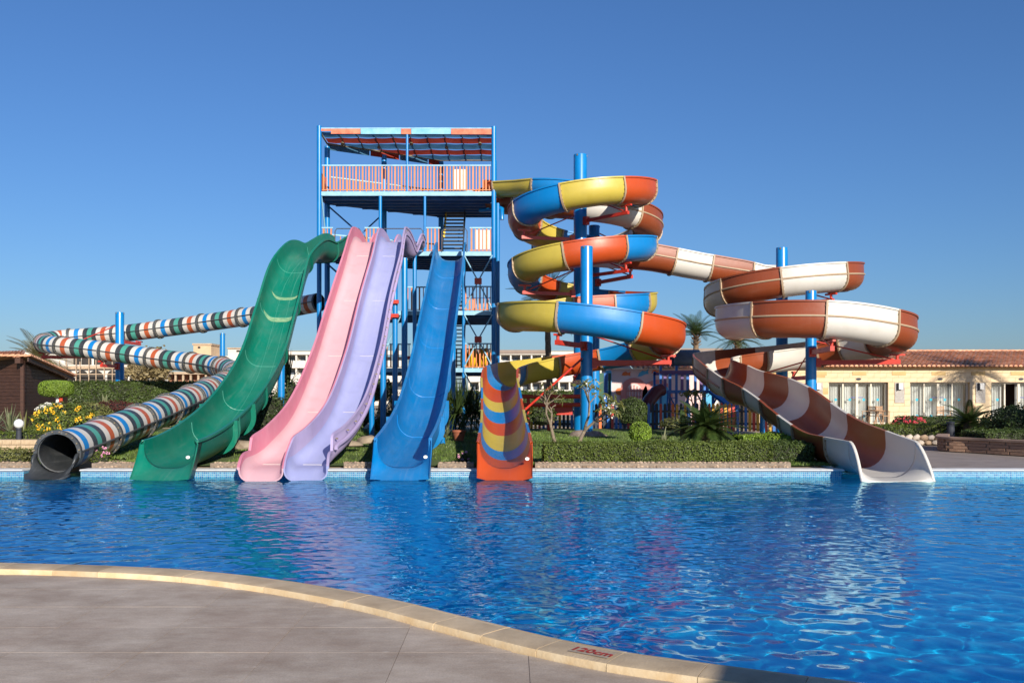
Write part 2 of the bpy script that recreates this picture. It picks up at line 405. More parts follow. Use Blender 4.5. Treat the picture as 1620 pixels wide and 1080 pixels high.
def body_slide(name, label, ctrl, w, r, h, inmat, outmat, nsec, lipw, group=None, hend=None, fwd=.55, joint=None, spread=0.0):
    """ctrl rows: px of centre line, row of the rims, distance"""
    rows = []
    for row in ctrl:
        p = W(*row[:3]); hh = row[3] if len(row) > 3 else h; rows.append((p.x, p.y, p.z-hh, hh))
    P = Path(rows, .15, 6); n = len(P.p)-1; root = thing(name, label, 'water slide', P.p[-1], group)
    inn = lambda i: u_inner(w*(1+spread*min(1, (n-i)/n*1.6)), P.x[i][0], P.x[i][0], r)
    inner = inn(0); ring = shell(inner); ni = len(inner)
    for a in range(nsec):
        i0, i1 = round(n*a/nsec), round(n*(a+1)/nsec)
        ob = part('flume_section', sweep(P, i0, i1, lambda i: shell(inn(i)), mi=lambda i, j: 0 if j < ni+3 or j > len(ring)-4 else 1), [inmat, outmat], root, 40)
        if a: part('joint_flange', flange_ring(P, P.s[i0], inn(i0)), outmat, ob, 30)
        if a: # faint pale joint line inside
            rr = offset(inn(i0), -.004); part('joint_line', MB().tube([P.at(i0, u, v) for u, v in rr[1:-1]], .008, 5), joint or inmat, ob)
    for u in (-.30*w, .34*w):                              # pale longitudinal mould lines worn by riders
        part('mould_line', MB().tube([P.at(i, u+.02*math.sin(i*.05), .0015) for i in range(int(n*.12), int(n*.97), 2)], .005, 4), joint or inmat, root, 60)
    # stiffening ribs underneath near the bottom
    for f in (.80, .88):
        i = int(n*f); part('stiffening_rib', flange_ring(P, P.s[i], inn(i), .12, .05), inmat, root, 30)
    if lipw: exit_lip(P, n, inn(n), inmat, root, lipw, P.x[n][0], fwd)
    return root, P

def sticker(p, nrm, r, root):
    nrm = Vector(nrm).normalized(); a = nrm.cross(Vector((0, 0, 1))).normalized(); b = a.cross(nrm)
    mb = MB(); k = 14; p = Vector(p)+nrm*.004
    mb.v = [tuple(p+a*math.cos(2*PI*j/k)*r*1.25+b*math.sin(2*PI*j/k)*r) for j in range(k)]; mb.f = [tuple(range(k))]; mb.m = [0]
    part('maker_sticker', mb, G['sticker'], root)

# ---- green slide
green, gP = body_slide('body_slide', 'dark green open body slide curving down from the tower, right of the striped tube', [
    (552, 374, 37.8), (541, 368, 36.8), (524, 377, 35.7), (509, 385, 34.8), (494, 378, 33.9), (479, 388, 32.9), (461, 415, 31.8), (441, 479, 29.6), (417, 556, 27.0), (376, 623, 24.0), (323, 671, 21.2, .68), (283, 692, 19.6, .60), (269, 696, 19.1, .575)],
    .53, .40, .72, G['green'], G['green2'], 7, .60, 'body slides from the tower into the pool', fwd=.6, joint=G['teal'], spread=.15)
sticker(gP.p[-1]+Vector((.50, -.35, .24)), (0, -1, .3), .034, green)

M['worn'] = mat('worn_gelcoat_patch', (.12, .32, .17), .6, .25, 9, col2=(.30, .45, .26))
for yy, hw, tk in ((31.2, .40, .17), (30.1, .44, .26)):     # pale crescents worn into the upper drop
    i0 = min(range(len(gP.p)), key=lambda i: abs(gP.p[i].y-yy)); mb = MB(); q = offset(u_inner(.60, .72, .72, .40), -.004); q = [p for p in q if abs(p[0]) <= hw+.12 and p[1] < .25]; k = len(q)
    for f in (-1, 1):
        for j, (u, v) in enumerate(q):
            c = 1-((2*j/(k-1))-1)**2; off = (c*.30+f*tk*.5*c**.5); a = gP.s[i0]+off; ia = gP.i(a); t = (a-gP.s[ia-1])/(gP.s[ia]-gP.s[ia-1]); P_ = gP.at(ia-1, u, v).lerp(gP.at(ia, u, v), t); mb.v.append(tuple(P_))
    for j in range(k-1): mb.f.append((j, j+1, k+j+1, k+j)); mb.m.append(0)
    part('worn_patch', mb, M['worn'], green)

# ---- blue slide
blue, bP = body_slide('body_slide', 'bright blue open body slide, steep and straight, beside the lavender lane', [
    (714, 384, 37.6), (713, 384, 36.6), (711, 397, 35.4), (706, 432, 33.0), (696, 489, 29.7), (682, 572, 26.2), (667, 636, 22.9), (650, 674, 20.4, .66), (638, 692, 19.1, .62)],
    .54, .42, .74, G['blue'], G['blue'], 6, .60, 'body slides from the tower into the pool', fwd=.6, joint=G['tblue'])
sticker(bP.p[-1]+Vector((.50, -.35, .24)), (0, -1, .3), .034, blue)

# ---- pink and lavender twin lanes: one moulded pair
twin = thing('twin_lane_slide', 'side by side pink and lavender lanes of one wide wavy body slide', 'water slide', W(448, 757, 18.6), 'body slides from the tower into the pool')
TW = [(636, 378, 37.6, .45), (631, 369, 36.5, .45), (621, 389, 35.3, .48), (610, 367, 34.2, .52), (602, 359, 33.3, .55), (597, 368, 32.1, .58), (589, 404, 30.0, .6), (568, 480, 27.4, .62), (548, 556, 24.6, .62), (518, 633, 21.9, .62), (487, 671, 20.3, .60), (464, 690, 19.55, .60), (453, 716, 18.95, .32), (449, 738, 18.45, .28)]
rows = []
for px, py, Y, h in TW:
    p = W(px, py, Y); rows.append((p.x, p.y, p.z-h, h))
tP = Path(rows, .12, 3)
tN = len(tP.p)-1
def lane(off, hw, nm, main, edge, lft, lab):
    base = part(nm, MB().box(tP.at(tN, off, -.04), (.3, .05, .03)), main, twin, None, lab)
    n = 6; cut = tP.i(tP.L-1.15)
    def prof(i):
        h = max(.30, tP.x[i][0]); d = .02 if lft else 0
        f = 0.0
        if i > cut: f = .03*min(1, (i-cut)/4)
        hd = h*.92                                     # the divider
        wl = hw+(f if lft else 0); wr = hw+(0 if lft else f)
        inner = []
        hl, hr = (h, hd) if lft else (hd, h)
        if i > cut: 
            if lft: hl = .32
            else: hr = .32
        q = u_inner(hw, hl, hr, .20, 5); inner = [(u*(1+f*.3), v) for u, v in q]
        rg = shell(inner, .03, .055, .06)
        if lft: rg = [(min(u, hw+.035), v) for u, v in rg]
        else: rg = [(max(u, -hw-.035), v) for u, v in rg]
        k = 1+.10*(1-i/tN); return [((u+off)*k, v) for u, v in rg]
    nin = len(u_inner(hw, .6, .55, .20, 5))
    def mi(i, j): return 0 if 2 <= j < nin-3 else 1
    bounds = [round(cut*a/n) for a in range(n+1)]+[tN]
    for a in range(n+1):
        ob = part('flume_section', sweep(tP, bounds[a], bounds[a+1]-(0 if a == n else 0), prof, mi=mi), [main, edge], base, 40)
    for a in range(1, n+1):
        i = bounds[a]; part('joint_line', MB().tube([tP.at(i, off+u, .004+max(0, 0)) for u in (-hw+.2, 0, hw-.2)], .006, 5), G['cream'], base)
    return base
HWL = .405
lane(HWL+.035, HWL, 'pink_lane', G['pink'], G['pinkedge'], False, 'pink lane with rose coloured edges')
lane(-HWL-.035, HWL, 'lavender_lane', G['lav'], G['laved'], True, 'lavender lane with mauve edges')
# bolted side rail of the lavender lane
rail = sweep(tP, 4, tP.i(tP.L-1.2), lambda i: [(-2*HWL-.17, tP.x[i][0]-.30), (-2*HWL-.10, tP.x[i][0]-.30), (-2*HWL-.10, tP.x[i][0]-.25), (-2*HWL-.17, tP.x[i][0]-.25)])
part('side_rail', rail, G['laved'], twin, 30)
bl = MB()
for i in range(6, tP.i(tP.L-1.3), 5):
    p = tP.at(i, -2*HWL-.07-.06, tP.x[i][0]-.12); bl.bar(p-tP.S[i]*.03, p+tP.S[i]*.02, .03)
part('bolt_row', bl, M['rust'], twin, kind='stuff')

# ---- spirals
def spiral(name, label, ctrl, cols, L0, phase, w, r, inner_h, rib, flange_m, ext=0.0, marks=(), wide=None, tilt=((0, 0), (1, 0))):
    rows = [(x, y, z-h, h) for x, y, z, h in ctrl]
    P = Path(rows, .10, 6); n = len(P.p)-1; root = thing(name, label, 'water slide', P.p[-1])
    def hs(i):
        h = P.x[i][0]; c = max(-1, min(1, P.k[i]/.22)); d = (h-inner_h) if h > inner_h else 0
        # k > 0 turns left: right wall is the outer one
        o = h; q = h-d*abs(c)*ext
        return (q, o) if c > 0 else (o, q)
    def bank(i): return .04*max(-1, min(1, P.k[i]/.35))+float(np.interp(P.s[i], [t[0] for t in tilt], [t[1] for t in tilt]))
    def wd(i): return w+(wide[2]*min(1, max(0, (P.s[i]-wide[0])/(wide[1]-wide[0]))) if wide else 0)
    def inn(i): hl, hr = hs(i); return u_inner(wd(i), hl, hr, r, 7)
    nin = len(u_inner(w, 1, 1, r, 7))
    b = [0.0]+[s for s in marks if s < P.L-.1]+[P.L]
    secs = []
    for a in range(len(b)-1):
        i0, i1 = P.i(b[a]), P.i(b[a+1])
        if i1-i0 < 1: continue
        m = cols[a % len(cols)]
        def prof(i):
            q = inn(i)
            while len(q) < nin: q.insert(1, q[1])
            return shell(q, .022, .06, .05)
        ob = part('flume_section', sweep(P, i0, i1, prof, bank=bank), m, root, 40); secs.append(ob)
        if a:
            part('joint_flange', flange_ring(P, P.s[i0], inn(i0), .05, .06, bank(i0)), flange_m, ob, 30)
            part('bolt_row', bolts(P, P.s[i0], inn(i0), 16, .012, bank(i0), .05, .05), M['rust'], ob, kind='stuff')
    if rib:
        for sg in (-1, 1):
            mb = MB(); run = []
            def flush(run):
                if len(run) > 3: mb.tube(run, .032, 6)
            for i in range(0, n, 2):
                hl, hr = hs(i); hh = hl if sg < 0 else hr; vis = hh > .84
                if vis: run.append(P.at(i, sg*(wd(i)+.035), hh*.56, bank(i)))
                else: flush(run); run = []
            flush(run)
            if mb.v: part('seam_rib', mb, M['rust'] if rib is True else rib, root, 60)
    return root, P, inn, hs, bank

H1 = .82
c1 = (2.62, 34.0, 2.25)
def circ(c, deg, z, h): a = math.radians(deg); return (c[0]+c[2]*math.cos(a), c[1]+c[2]*math.sin(a), z, h)
S1 = [(-.72, 38.5, 10.45, .54), (.3, 37.6, 10.3, .58), (1.3, 36.6, 10.12, .68)]
z = 9.85
for k, dg in enumerate(range(65, -800, -30)):                # clockwise seen from above
    zz = 9.82-(65-dg)/360*2.05
    if dg < -790: break
    S1.append(circ(c1, dg, zz, H1))
S1 += [(1.3, 31.72, 4.85, 0.82), (.35, 31.35, 4.68, 0.82), (-.02, 30.3, 4.55, 0.84), (.35, 28.9, 4.46, 0.87), (1.3, 27.9, 4.36, 0.87), (2.55, 27.6, 4.2, 0.87), (3.9, 27.95, 4.0, 0.87), (4.9, 28.95, 3.85, 0.84), (5.15, 30.2, 3.72, 0.82),
       (4.75, 31.6, 3.5, 0.77), (3.8, 32.5, 3.28, 0.74), (2.5, 32.85, 3.08, 0.74), (1.1, 32.6, 2.85, 0.77), (.15, 31.8, 2.68, 0.82), (-.33, 30.4, 2.48, 0.80), (-.40, 28.9, 2.15, 0.80), (-.33, 27.0, 1.68, 0.76), (-.26, 25, 1.2, 0.73), (-.20, 22.5, .86, 0.72), (-.17, 20.5, .70, 0.62), (-.155, 19.15, .58, 0.55)]
MK1 = [.2, 2.4, 3.9, 5.4, 6.9, 8.3, 10.1, 12.0, 13.9, 15.7, 17.4, 19.2, 20.9, 22.5, 24.35, 26.25, 28.2, 30.0, 31.5, 32.8, 34.3, 35.9, 37.6, 38.9, 40.3, 41.5, 42.7, 44.0, 46.4, 48.6, 51.8, 53.4, 55.0, 56.7, 58.9, 60.0, 61.8, 63.1, 64.4, 65.8, 68.0, 70.0]
OYB = [G['orange'], G['yellow'], G['sblue']]
spir1, sP1, inn1, hs1, bk1 = spiral('spiral_slide', 'spiral water slide in orange, yellow and blue sections around tall blue poles', S1, OYB, 1.8, 1.0, .53, .50, .70, False, G['flange'], .3,
    marks=MK1)
exit_lip(sP1, len(sP1.p)-1, u_inner(.53, .55, .55, .5, 7), G['orange'], spir1, .57, .55, .6, label='plain orange squared exit lip')
sticker(sP1.p[-1]+Vector((.47, -.36, .22)), (0, -1, .3), .034, spir1)

MK2 = [1.8, 3.7, 5.55, 7.5, 9.7, 12, 14.2, 16.3, 18.4, 20.6, 22.5, 24.0, 25.7, 27, 28.4, 29.9, 32.3, 34.3, 36.2, 38.0, 39.6, 41.4, 42.9, 44.6, 46.6, 48.9, 51.0, 53.8, 55.6, 57.7, 61.0, 62.4, 63.4, 65.5, 67.0, 68.8, 71.1, 72.4, 73.9, 75.3, 76.7, 77.75, 79.85]
c3 = (3.56, 38.0, 2.15); c2 = (10.1, 34.0, 2.3)
S2 = [(-.8, 40.0, 10.2, .66), (.6, 38.3, 9.8, .76), (2.2, 36.3, 9.45, .88)]
for dg in range(-80, 250, 30): S2.append(circ(c3, dg, 9.25-(dg+80)/360*1.75, .95))
S2 += [(3.9, 35.85, 7.5, 0.95), (5.3, 35.9, 7.42, 0.95), (6.9, 36.05, 7.15, 0.95), (8.5, 36.2, 6.92, 0.95)]
for k, dg in enumerate(range(78, -440, -30)):
    S2.append(circ(c2, dg, 6.75-(78-dg)/360*1.62, .95))
S2 += [(8.8, 31.75, 4.60, 0.95), (7.95, 31.45, 4.52, 1.00), (7.35, 30.4, 4.46, 1.03), (7.5, 29.1, 4.42, 1.05), (8.2, 27.95, 4.38, 1.05), (9.7, 27.5, 4.32, 1.05), (11.2, 27.9, 4.15, 1.05), (12.3, 28.95, 4.02, 1.03), (12.6, 30.3, 3.9, 1.00), (12.15, 31.7, 3.72, 0.95), (11.2, 32.65, 3.55, 0.95),
       (9.85, 33.0, 3.36, 0.95), (8.3, 32.8, 3.2, 0.95), (7.2, 32.0, 3.05, 0.95), (6.72, 30.6, 2.88, .92), (6.75, 29.2, 2.6, .90), (7.0, 27.7, 2.22, .84), (7.36, 26, 1.92, .8), (7.52, 24.4, 1.58, .8), (7.62, 22.95, 1.16, .8), (7.68, 21.65, .86, .8), (7.72, 20, .68, .78), (7.74, 19.0, .6, .75)]
spir2, sP2, inn2, hs2, bk2 = spiral('spiral_slide', 'spiral water slide in alternating brown and white sections', S2, [G['brown'], G['cream']], 1.9, 1.2, .56, .50, .72, G['flange'], G['flange'], .75,
    marks=MK2, wide=(67, 73, .10), tilt=((0, 0), (69, 0), (73, -.16), (76, -.26), (79, -.16), (81.2, 0)))
def flared(P, inner, m, root, fwd, wf, label):
    """flared end: trough opens out, walls sweep down to the water"""
    i = len(P.p)-1; T = Vector((P.T[i].x, P.T[i].y, 0)).normalized(); S = P.S[i]; Z = Vector((0, 0, 1)); P0 = P.p[i]; K = 8; n = len(inner); rings = []
    for a in range(K+1):
        t = a/K; row = []
        for u, v in inner:
            top = max(x[1] for x in inner); q = v/top
            vv = v*(1-t**1.7*.98); uu = u*(1+wf*t*t*(q**.6)); row.append(P0+S*uu+Z*(vv-.02*t)+T*fwd*t)
        rings.append(row)
    mb = MB(); mb.v = [tuple(p) for r_ in rings for p in r_]
    for a in range(K):
        for j in range(n-1): mb.f.append((a*n+j, a*n+j+1, (a+1)*n+j+1, (a+1)*n+j)); mb.m.append(0)
    # rolled rim
    ob = part('exit_lip', mb, m, root, 60, label)
    md = ob.modifiers.new('thickness', 'SOLIDIFY'); md.thickness = .06; md.offset = -1
    return ob
flared(sP2, u_inner(.66, .75, .75, .5, 7), G['cream'], spir2, .75, .08, 'white flared exit lip')

# ---- striped tube
RT = .43
TB = [(505, 478, 41.6), (470, 485, 42.3), (430, 494, 43.2), (350, 507, 44.6), (270, 518, 45.6), (190, 528, 46.2), (125, 533, 46.5), (90, 536, 46.2), (72, 540, 45.2), (72, 544, 43.9), (95, 547, 42.8), (150, 553, 42.2), (250, 567, 41.2), (330, 577, 39.6), (362, 584, 38.0), (372, 593, 36.3), (362, 603, 34.6), (335, 615, 32.2), (295, 634, 28.8), (240, 658, 25.4), (190, 678, 23.0), (140, 698, 21.1), (101, 712, 19.75), (92, 716, 19.45)]
tubeP = Path([tuple(W(a, b, c)) for a, b, c in TB], .085, 8)
striped = thing('tube_slide', 'striped enclosed tube slide in white, blue, black, green and rust bands', 'water slide', tubeP.p[-1])
bandm = [G['fblack'], G['cream'], G['torange'], G['black'], G['teal'], G['tblue']]
PAT = [0, 1, 2, 1, 3, 4, 3, 1, 5, 1, 0]; FR = [.35, 1, 1, 1, 1, 1, 1, 1, 1, 1, .35]; CUM = np.cumsum(FR)/sum(FR)
CO = [(RT*math.cos(2*PI*j/28), RT*math.sin(2*PI*j/28)) for j in range(28)]
CI = [(.40*math.cos(2*PI*j/28), .44*math.sin(2*PI*j/28)) for j in range(28)]
nsec = round(tubeP.L/2.45)
for a in range(nsec):
    i0, i1 = round((len(tubeP.p)-1)*a/nsec), round((len(tubeP.p)-1)*(a+1)/nsec)
    # rings placed exactly on the band edges
    mb = MB(); n = 28; st = []
    for bnd in range(11):
        f0 = 0 if bnd == 0 else CUM[bnd-1]; st += [(f0+(CUM[bnd]-f0)*q, bnd) for q in (0, .5)]
    st.append((1.0, 10)); rings = []
    for f, bnd in st:
        x = i0+(i1-i0)*f; k = min(int(x), len(tubeP.p)-2); t = x-k
        c = tubeP.p[k].lerp(tubeP.p[k+1], t); S = tubeP.S[k].lerp(tubeP.S[k+1], t).normalized(); N = tubeP.N[k].lerp(tubeP.N[k+1], t).normalized()
        rings.append([c+S*u+N*v for u, v in CO])
    mb.v = [tuple(p) for r_ in rings for p in r_]
    for q in range(len(rings)-1):
        for j in range(n):
            j2 = (j+1) % n; mb.f.append((q*n+j2, q*n+j, (q+1)*n+j, (q+1)*n+j2)); mb.m.append(PAT[st[q][1]])
    ob = part('tube_section', mb, bandm+[G['black']], striped, 60)
    md = ob.modifiers.new('wall', 'SOLIDIFY'); md.thickness = .03; md.offset = -1; md.material_offset = 6
    for e in ([i0] if a else [])+([i1] if a == nsec-1 else []):
        fm = MB(); T = tubeP.T[e]*.05; o1 = []; 
        for sg in (-1, 1):
            for rr in (.415, .49): fm.v += [tuple(tubeP.p[e]+T*sg+tubeP.S[e]*rr*math.cos(2*PI*j/28)+tubeP.N[e]*rr*math.sin(2*PI*j/28)) for j in range(28)]
        for j in range(28):
            if e == len(tubeP.p)-1 and 14 < j < 27: continue            # open below at the mouth
            j2 = (j+1) % 28; fm.f += [(j2, j, 28+j, 28+j2), (56+j, 56+j2, 84+j2, 84+j), (28+j2, 28+j, 84+j, 84+j2)]; fm.m += [0]*3
        part('joint_flange', fm, G['fblack'], ob, 30)
        bo = MB()
        for j in range(20):
            an = 2*PI*(j+.5)/20
            if e == len(tubeP.p)-1 and an > PI: continue
            p = tubeP.p[e]+tubeP.S[e]*(.465)*math.cos(an)+tubeP.N[e]*(.465)*math.sin(an); bo.bar(p-tubeP.T[e]*.075, p+tubeP.T[e]*.075, .028)
        part('bolt_row', bo, M['rust'], ob, kind='stuff')
    sm = MB()
    for sg in (-1, 1):
        sm.add([], [])
        pts = [[tubeP.at(i, sg*(RT-.01), -.014), tubeP.at(i, sg*(RT+.055), -.014), tubeP.at(i, sg*(RT+.055), .014), tubeP.at(i, sg*(RT-.01), .014)] for i in range(i0, i1+1, 2)]
        o = len(sm.v); sm.v += [tuple(p) for r_ in pts for p in r_]
        for q in range(len(pts)-1):
            for j in range(4): j2 = (j+1) % 4; sm.f.append((o+q*4+j, o+q*4+j2, o+q*4+4+j2, o+q*4+4+j)); sm.m.append(0)
    part('seam_rib', sm, G['fblack'], ob)
# open black chute at the mouth
i = len(tubeP.p)-1; T = tubeP.T[i]; T2 = Vector((T.x*.6, T.y, 0)).normalized(); S = Vector((T2.y, -T2.x, 0)); Z = Vector((0, 0, 1)); P0 = tubeP.p[i]
mb = MB(); K = 9; nn = 17
zf = -.17; fl = P0.z-.40
for a in range(K+1):
    t = a/K; f = .05+.80*t
    for j in range(nn):
        an = PI+PI*j/(nn-1); u = .415*math.cos(an); v = .415*math.sin(an); q = 1+math.sin(an)       # q: 1 at the rims, 0 at the bottom
        flat = t*t*(3-2*t)
        top = .42*(1-.72*flat); vv = -.42+(v+.42)/.42*top
        vb = vv if flat < .001 else vv-(.0)*flat
        uu = u*(1+.02*flat)*(1 if q < .3 else 1)
        mb.v.append(tuple(P0+S*uu*(1+.10*flat*(1-q))+Z*(vb+(zf-fl)*flat)+T2*f*(1+.0*q)-T2*.35*flat*q))
for a in range(K):
    for j in range(nn-1): mb.f.append((a*nn+j, a*nn+j+1, (a+1)*nn+j+1, (a+1)*nn+j)); mb.m.append(0)
ob = part('exit_chute', mb, G['black'], striped, 60, 'black open chute at the mouth of the tube')
md = ob.modifiers.new('thickness', 'SOLIDIFY'); md.thickness = .05; md.offset = -1
# ------------------------------------------------------------------ pool, water, decks, ground
ZW, ZF, YE = -.17, -1.40, 19.2
def curve_pts(px):
    o = []
    for a, b in px: Y = Yg(b, .05); p = W(a, b, Y); o.append((p.x, p.y, 0))
    return o
OUT = [(-30, 7.2, 0), (-16, 8.6, 0), (-10, 9.0, 0)]+curve_pts([(-150, 884), (0, 887), (150, 891), (300, 898), (420, 910), (540, 928), (640, 947), (740, 971), (820, 990), (903, 1009), (1000, 1027), (1080, 1038), (1220, 1056), (1400, 1079), (1520, 1094)])+[(4.2, 4.55, 0), (6.5, 4.5, 0), (12, 4.9, 0)]
cs_, CV = crom(OUT, .05)
CX, CY = CV[:, 0], CV[:, 1]
tx = np.gradient(CX); ty = np.gradient(CY); tl = np.hypot(tx, ty); NX, NY = -ty/tl, tx/tl       # towards the water
IX, IY = CX-NX*.33, CY-NY*.33
def inner_y(x): return float(np.interp(x, IX, IY))

m = mat('mosaic_wall', (.10, .33, .62), .25, .1, 3); nt, n, l = nt_of(m); b_ = n['Principled BSDF']
def mosaic(name, cols, grout, size, rough=.22, mort=.0032):
    m = bpy.data.materials.new(name); nt, n, l = nt_of(m); b = n['Principled BSDF']; b.inputs['Roughness'].default_value = rough
    tc = n.new('ShaderNodeTexCoord'); br = n.new('ShaderNodeTexBrick'); br.offset = 0; br.squash = 1
    br.inputs['Scale'].default_value = 1; br.inputs['Brick Width'].default_value = size; br.inputs['Row Height'].default_value = size; br.inputs['Mortar Size'].default_value = mort; br.inputs['Mortar Smooth'].default_value = .1
    wv = n.new('ShaderNodeTexWhiteNoise'); wv.noise_dimensions = '3D'
    sn = n.new('ShaderNodeVectorMath'); sn.operation = 'SNAP'; sn.inputs[1].default_value = (size, size, size)
    rp = n.new('ShaderNodeValToRGB'); rp.color_ramp.interpolation = 'CONSTANT'
    el = rp.color_ramp.elements; el[0].color = (*cols[0], 1); el[1].position = 1/len(cols); el[1].color = (*cols[1], 1)
    for k in range(2, len(cols)): e = el.new(k/len(cols)); e.color = (*cols[k], 1)
    return m, nt, n, l, b, tc, br, sn, wv, rp, grout
def mosaic_link(pack, vertical):
    m, nt, n, l, b, tc, br, sn, wv, rp, grout = pack
    sep = n.new('ShaderNodeSeparateXYZ'); cb = n.new('ShaderNodeCombineXYZ'); l.new(tc.outputs['Object'], sep.inputs[0])
    l.new(sep.outputs[0], cb.inputs[0]); l.new(sep.outputs[2 if vertical else 1], cb.inputs[1])
    l.new(cb.outputs[0], br.inputs['Vector']); l.new(cb.outputs[0], sn.inputs[0]); l.new(sn.outputs[0], wv.inputs['Vector']); l.new(wv.outputs['Value'], rp.inputs[0])
    l.new(rp.outputs[0], br.inputs['Color1']); l.new(rp.outputs[0], br.inputs['Color2']); br.inputs['Mortar'].default_value = (*grout, 1)
    l.new(br.outputs['Color'], b.inputs['Base Color'])
    bp = n.new('ShaderNodeBump'); bp.inputs['Strength'].default_value = .4; bp.inputs['Distance'].default_value = .002; bp.invert = True
    l.new(br.outputs['Fac'], bp.inputs['Height']); l.new(bp.outputs[0], b.inputs['Normal'])
    return m
M['mosaic'] = mosaic_link(mosaic('pool_wall_mosaic', [(.008, .13, .32), (.02, .19, .38), (.045, .25, .42), (.09, .31, .45)], (.27, .36, .41), .042, mort=.006), True)
M['floor'] = mosaic_link(mosaic('pool_floor_mosaic', [(.0, .56, .95), (.0, .58, .96), (.0, .60, .97), (.001, .62, .98)], (.002, .63, .97), .03, mort=.0015), False)
M['floor'].node_tree.nodes['Principled BSDF'].inputs['Roughness'].default_value = .6
M['copwhite'] = mat('white_coping_paint', (.74, .74, .72), .5, .12, 5, bump=.2)
M['coptop'] = mat('coping_sandstone_top', (.40, .30, .19), .7, .2, 3.5, bump=.2, bscale=60, col2=(.60, .47, .31))
M['copedge'] = mat('coping_sandstone_edge', (.60, .42, .22), .7, .2, 5, bump=.18, bscale=45, col2=(.72, .58, .38))
for k_ in ('coptop', 'copedge'):                        # every stone its own tone
    nt, n, l = nt_of(M[k_]); b = n['Principled BSDF']; src = b.inputs['Base Color'].links[0].from_socket
    oi = n.new('ShaderNodeObjectInfo'); hs = n.new('ShaderNodeHueSaturation'); mr = n.new('ShaderNodeMapRange'); mr.inputs[3].default_value = .80; mr.inputs[4].default_value = 1.18
    l.new(oi.outputs['Random'], mr.inputs[0]); l.new(mr.outputs[0], hs.inputs['Value']); l.new(src, hs.inputs['Color']); l.new(hs.outputs[0], b.inputs['Base Color'])
def slabmat():
    m = bpy.data.materials.new('stamped_deck_slab'); nt, n, l = nt_of(m); b = n['Principled BSDF']; b.inputs['Roughness'].default_value = .72
    tc = n.new('ShaderNodeTexCoord'); o = tc.outputs['Object']
    mp = n.new('ShaderNodeMapping'); mp.inputs['Scale'].default_value = (1, 1.5, 1); l.new(o, mp.inputs[0])
    a = n.new('ShaderNodeTexNoise'); a.inputs['Scale'].default_value = 1.7; a.inputs['Detail'].default_value = 12; a.inputs['Roughness'].default_value = .68; l.new(mp.outputs[0], a.inputs['Vector'])
    rp = n.new('ShaderNodeValToRGB'); e = rp.color_ramp.elements; e[0].position = .36; e[0].color = (.305, .235, .178, 1); e[1].position = .66; e[1].color = (.48, .405, .33, 1)
    l.new(a.outputs['Fac'], rp.inputs[0])
    s = n.new('ShaderNodeTexNoise'); s.inputs['Scale'].default_value = 5.5; s.inputs['Detail'].default_value = 7; s.inputs['Roughness'].default_value = .75
    mp2 = n.new('ShaderNodeMapping'); mp2.inputs['Scale'].default_value = (1, 2.4, 1); l.new(o, mp2.inputs[0]); l.new(mp2.outputs[0], s.inputs['Vector'])
    r2 = n.new('ShaderNodeMapRange'); r2.inputs[1].default_value = .60; r2.inputs[2].default_value = .70; r2.inputs[4].default_value = .6; l.new(s.outputs['Fac'], r2.inputs[0])
    mx = n.new('ShaderNodeMix'); mx.data_type = 'RGBA'; mx.inputs[7].default_value = (.56, .49, .42, 1); l.new(r2.outputs[0], mx.inputs[0]); l.new(rp.outputs[0], mx.inputs[6])
    d = n.new('ShaderNodeTexNoise'); d.inputs['Scale'].default_value = .55; d.inputs['Detail'].default_value = 4; l.new(o, d.inputs['Vector'])
    r3 = n.new('ShaderNodeMapRange'); r3.inputs[1].default_value = .56; r3.inputs[2].default_value = .72; r3.inputs[4].default_value = .45; l.new(d.outputs['Fac'], r3.inputs[0])
    m2 = n.new('ShaderNodeMix'); m2.data_type = 'RGBA'; m2.inputs[7].default_value = (.30, .205, .15, 1); l.new(mx.outputs[2], m2.inputs[6]); l.new(r3.outputs[0], m2.inputs[0])
    g = n.new('ShaderNodeNewGeometry'); oi = n.new('ShaderNodeObjectInfo'); hs = n.new('ShaderNodeHueSaturation'); mr = n.new('ShaderNodeMapRange'); mr.inputs[3].default_value = .93; mr.inputs[4].default_value = 1.07
    l.new(oi.outputs['Random'], mr.inputs[0]); l.new(mr.outputs[0], hs.inputs['Value']); gr = n.new('ShaderNodeTexNoise'); gr.inputs['Scale'].default_value = 75; gr.inputs['Detail'].default_value = 4; gr.inputs['Roughness'].default_value = .8; l.new(o, gr.inputs['Vector'])
    g2 = n.new('ShaderNodeMapRange'); g2.inputs[1].default_value = .3; g2.inputs[2].default_value = .7; g2.inputs[3].default_value = .80; g2.inputs[4].default_value = 1.18; l.new(gr.outputs['Fac'], g2.inputs[0])
    mm_ = n.new('ShaderNodeMath'); mm_.operation = 'MULTIPLY'; l.new(mr.outputs[0], mm_.inputs[0]); l.new(g2.outputs[0], mm_.inputs[1]); l.new(mm_.outputs[0], hs.inputs['Value'])
    l.new(m2.outputs[2], hs.inputs['Color']); l.new(hs.outputs[0], b.inputs['Base Color'])
    bp = n.new('ShaderNodeBump'); bp.inputs['Strength'].default_value = .35; bp.inputs['Distance'].default_value = .012; l.new(s.outputs['Fac'], bp.inputs['Height']); l.new(bp.outputs[0], b.inputs['Normal'])
    return m
M['slab'] = slabmat()
M['joint'] = mat('deck_joint_grout', (.40, .33, .27), .9, .1, 8)

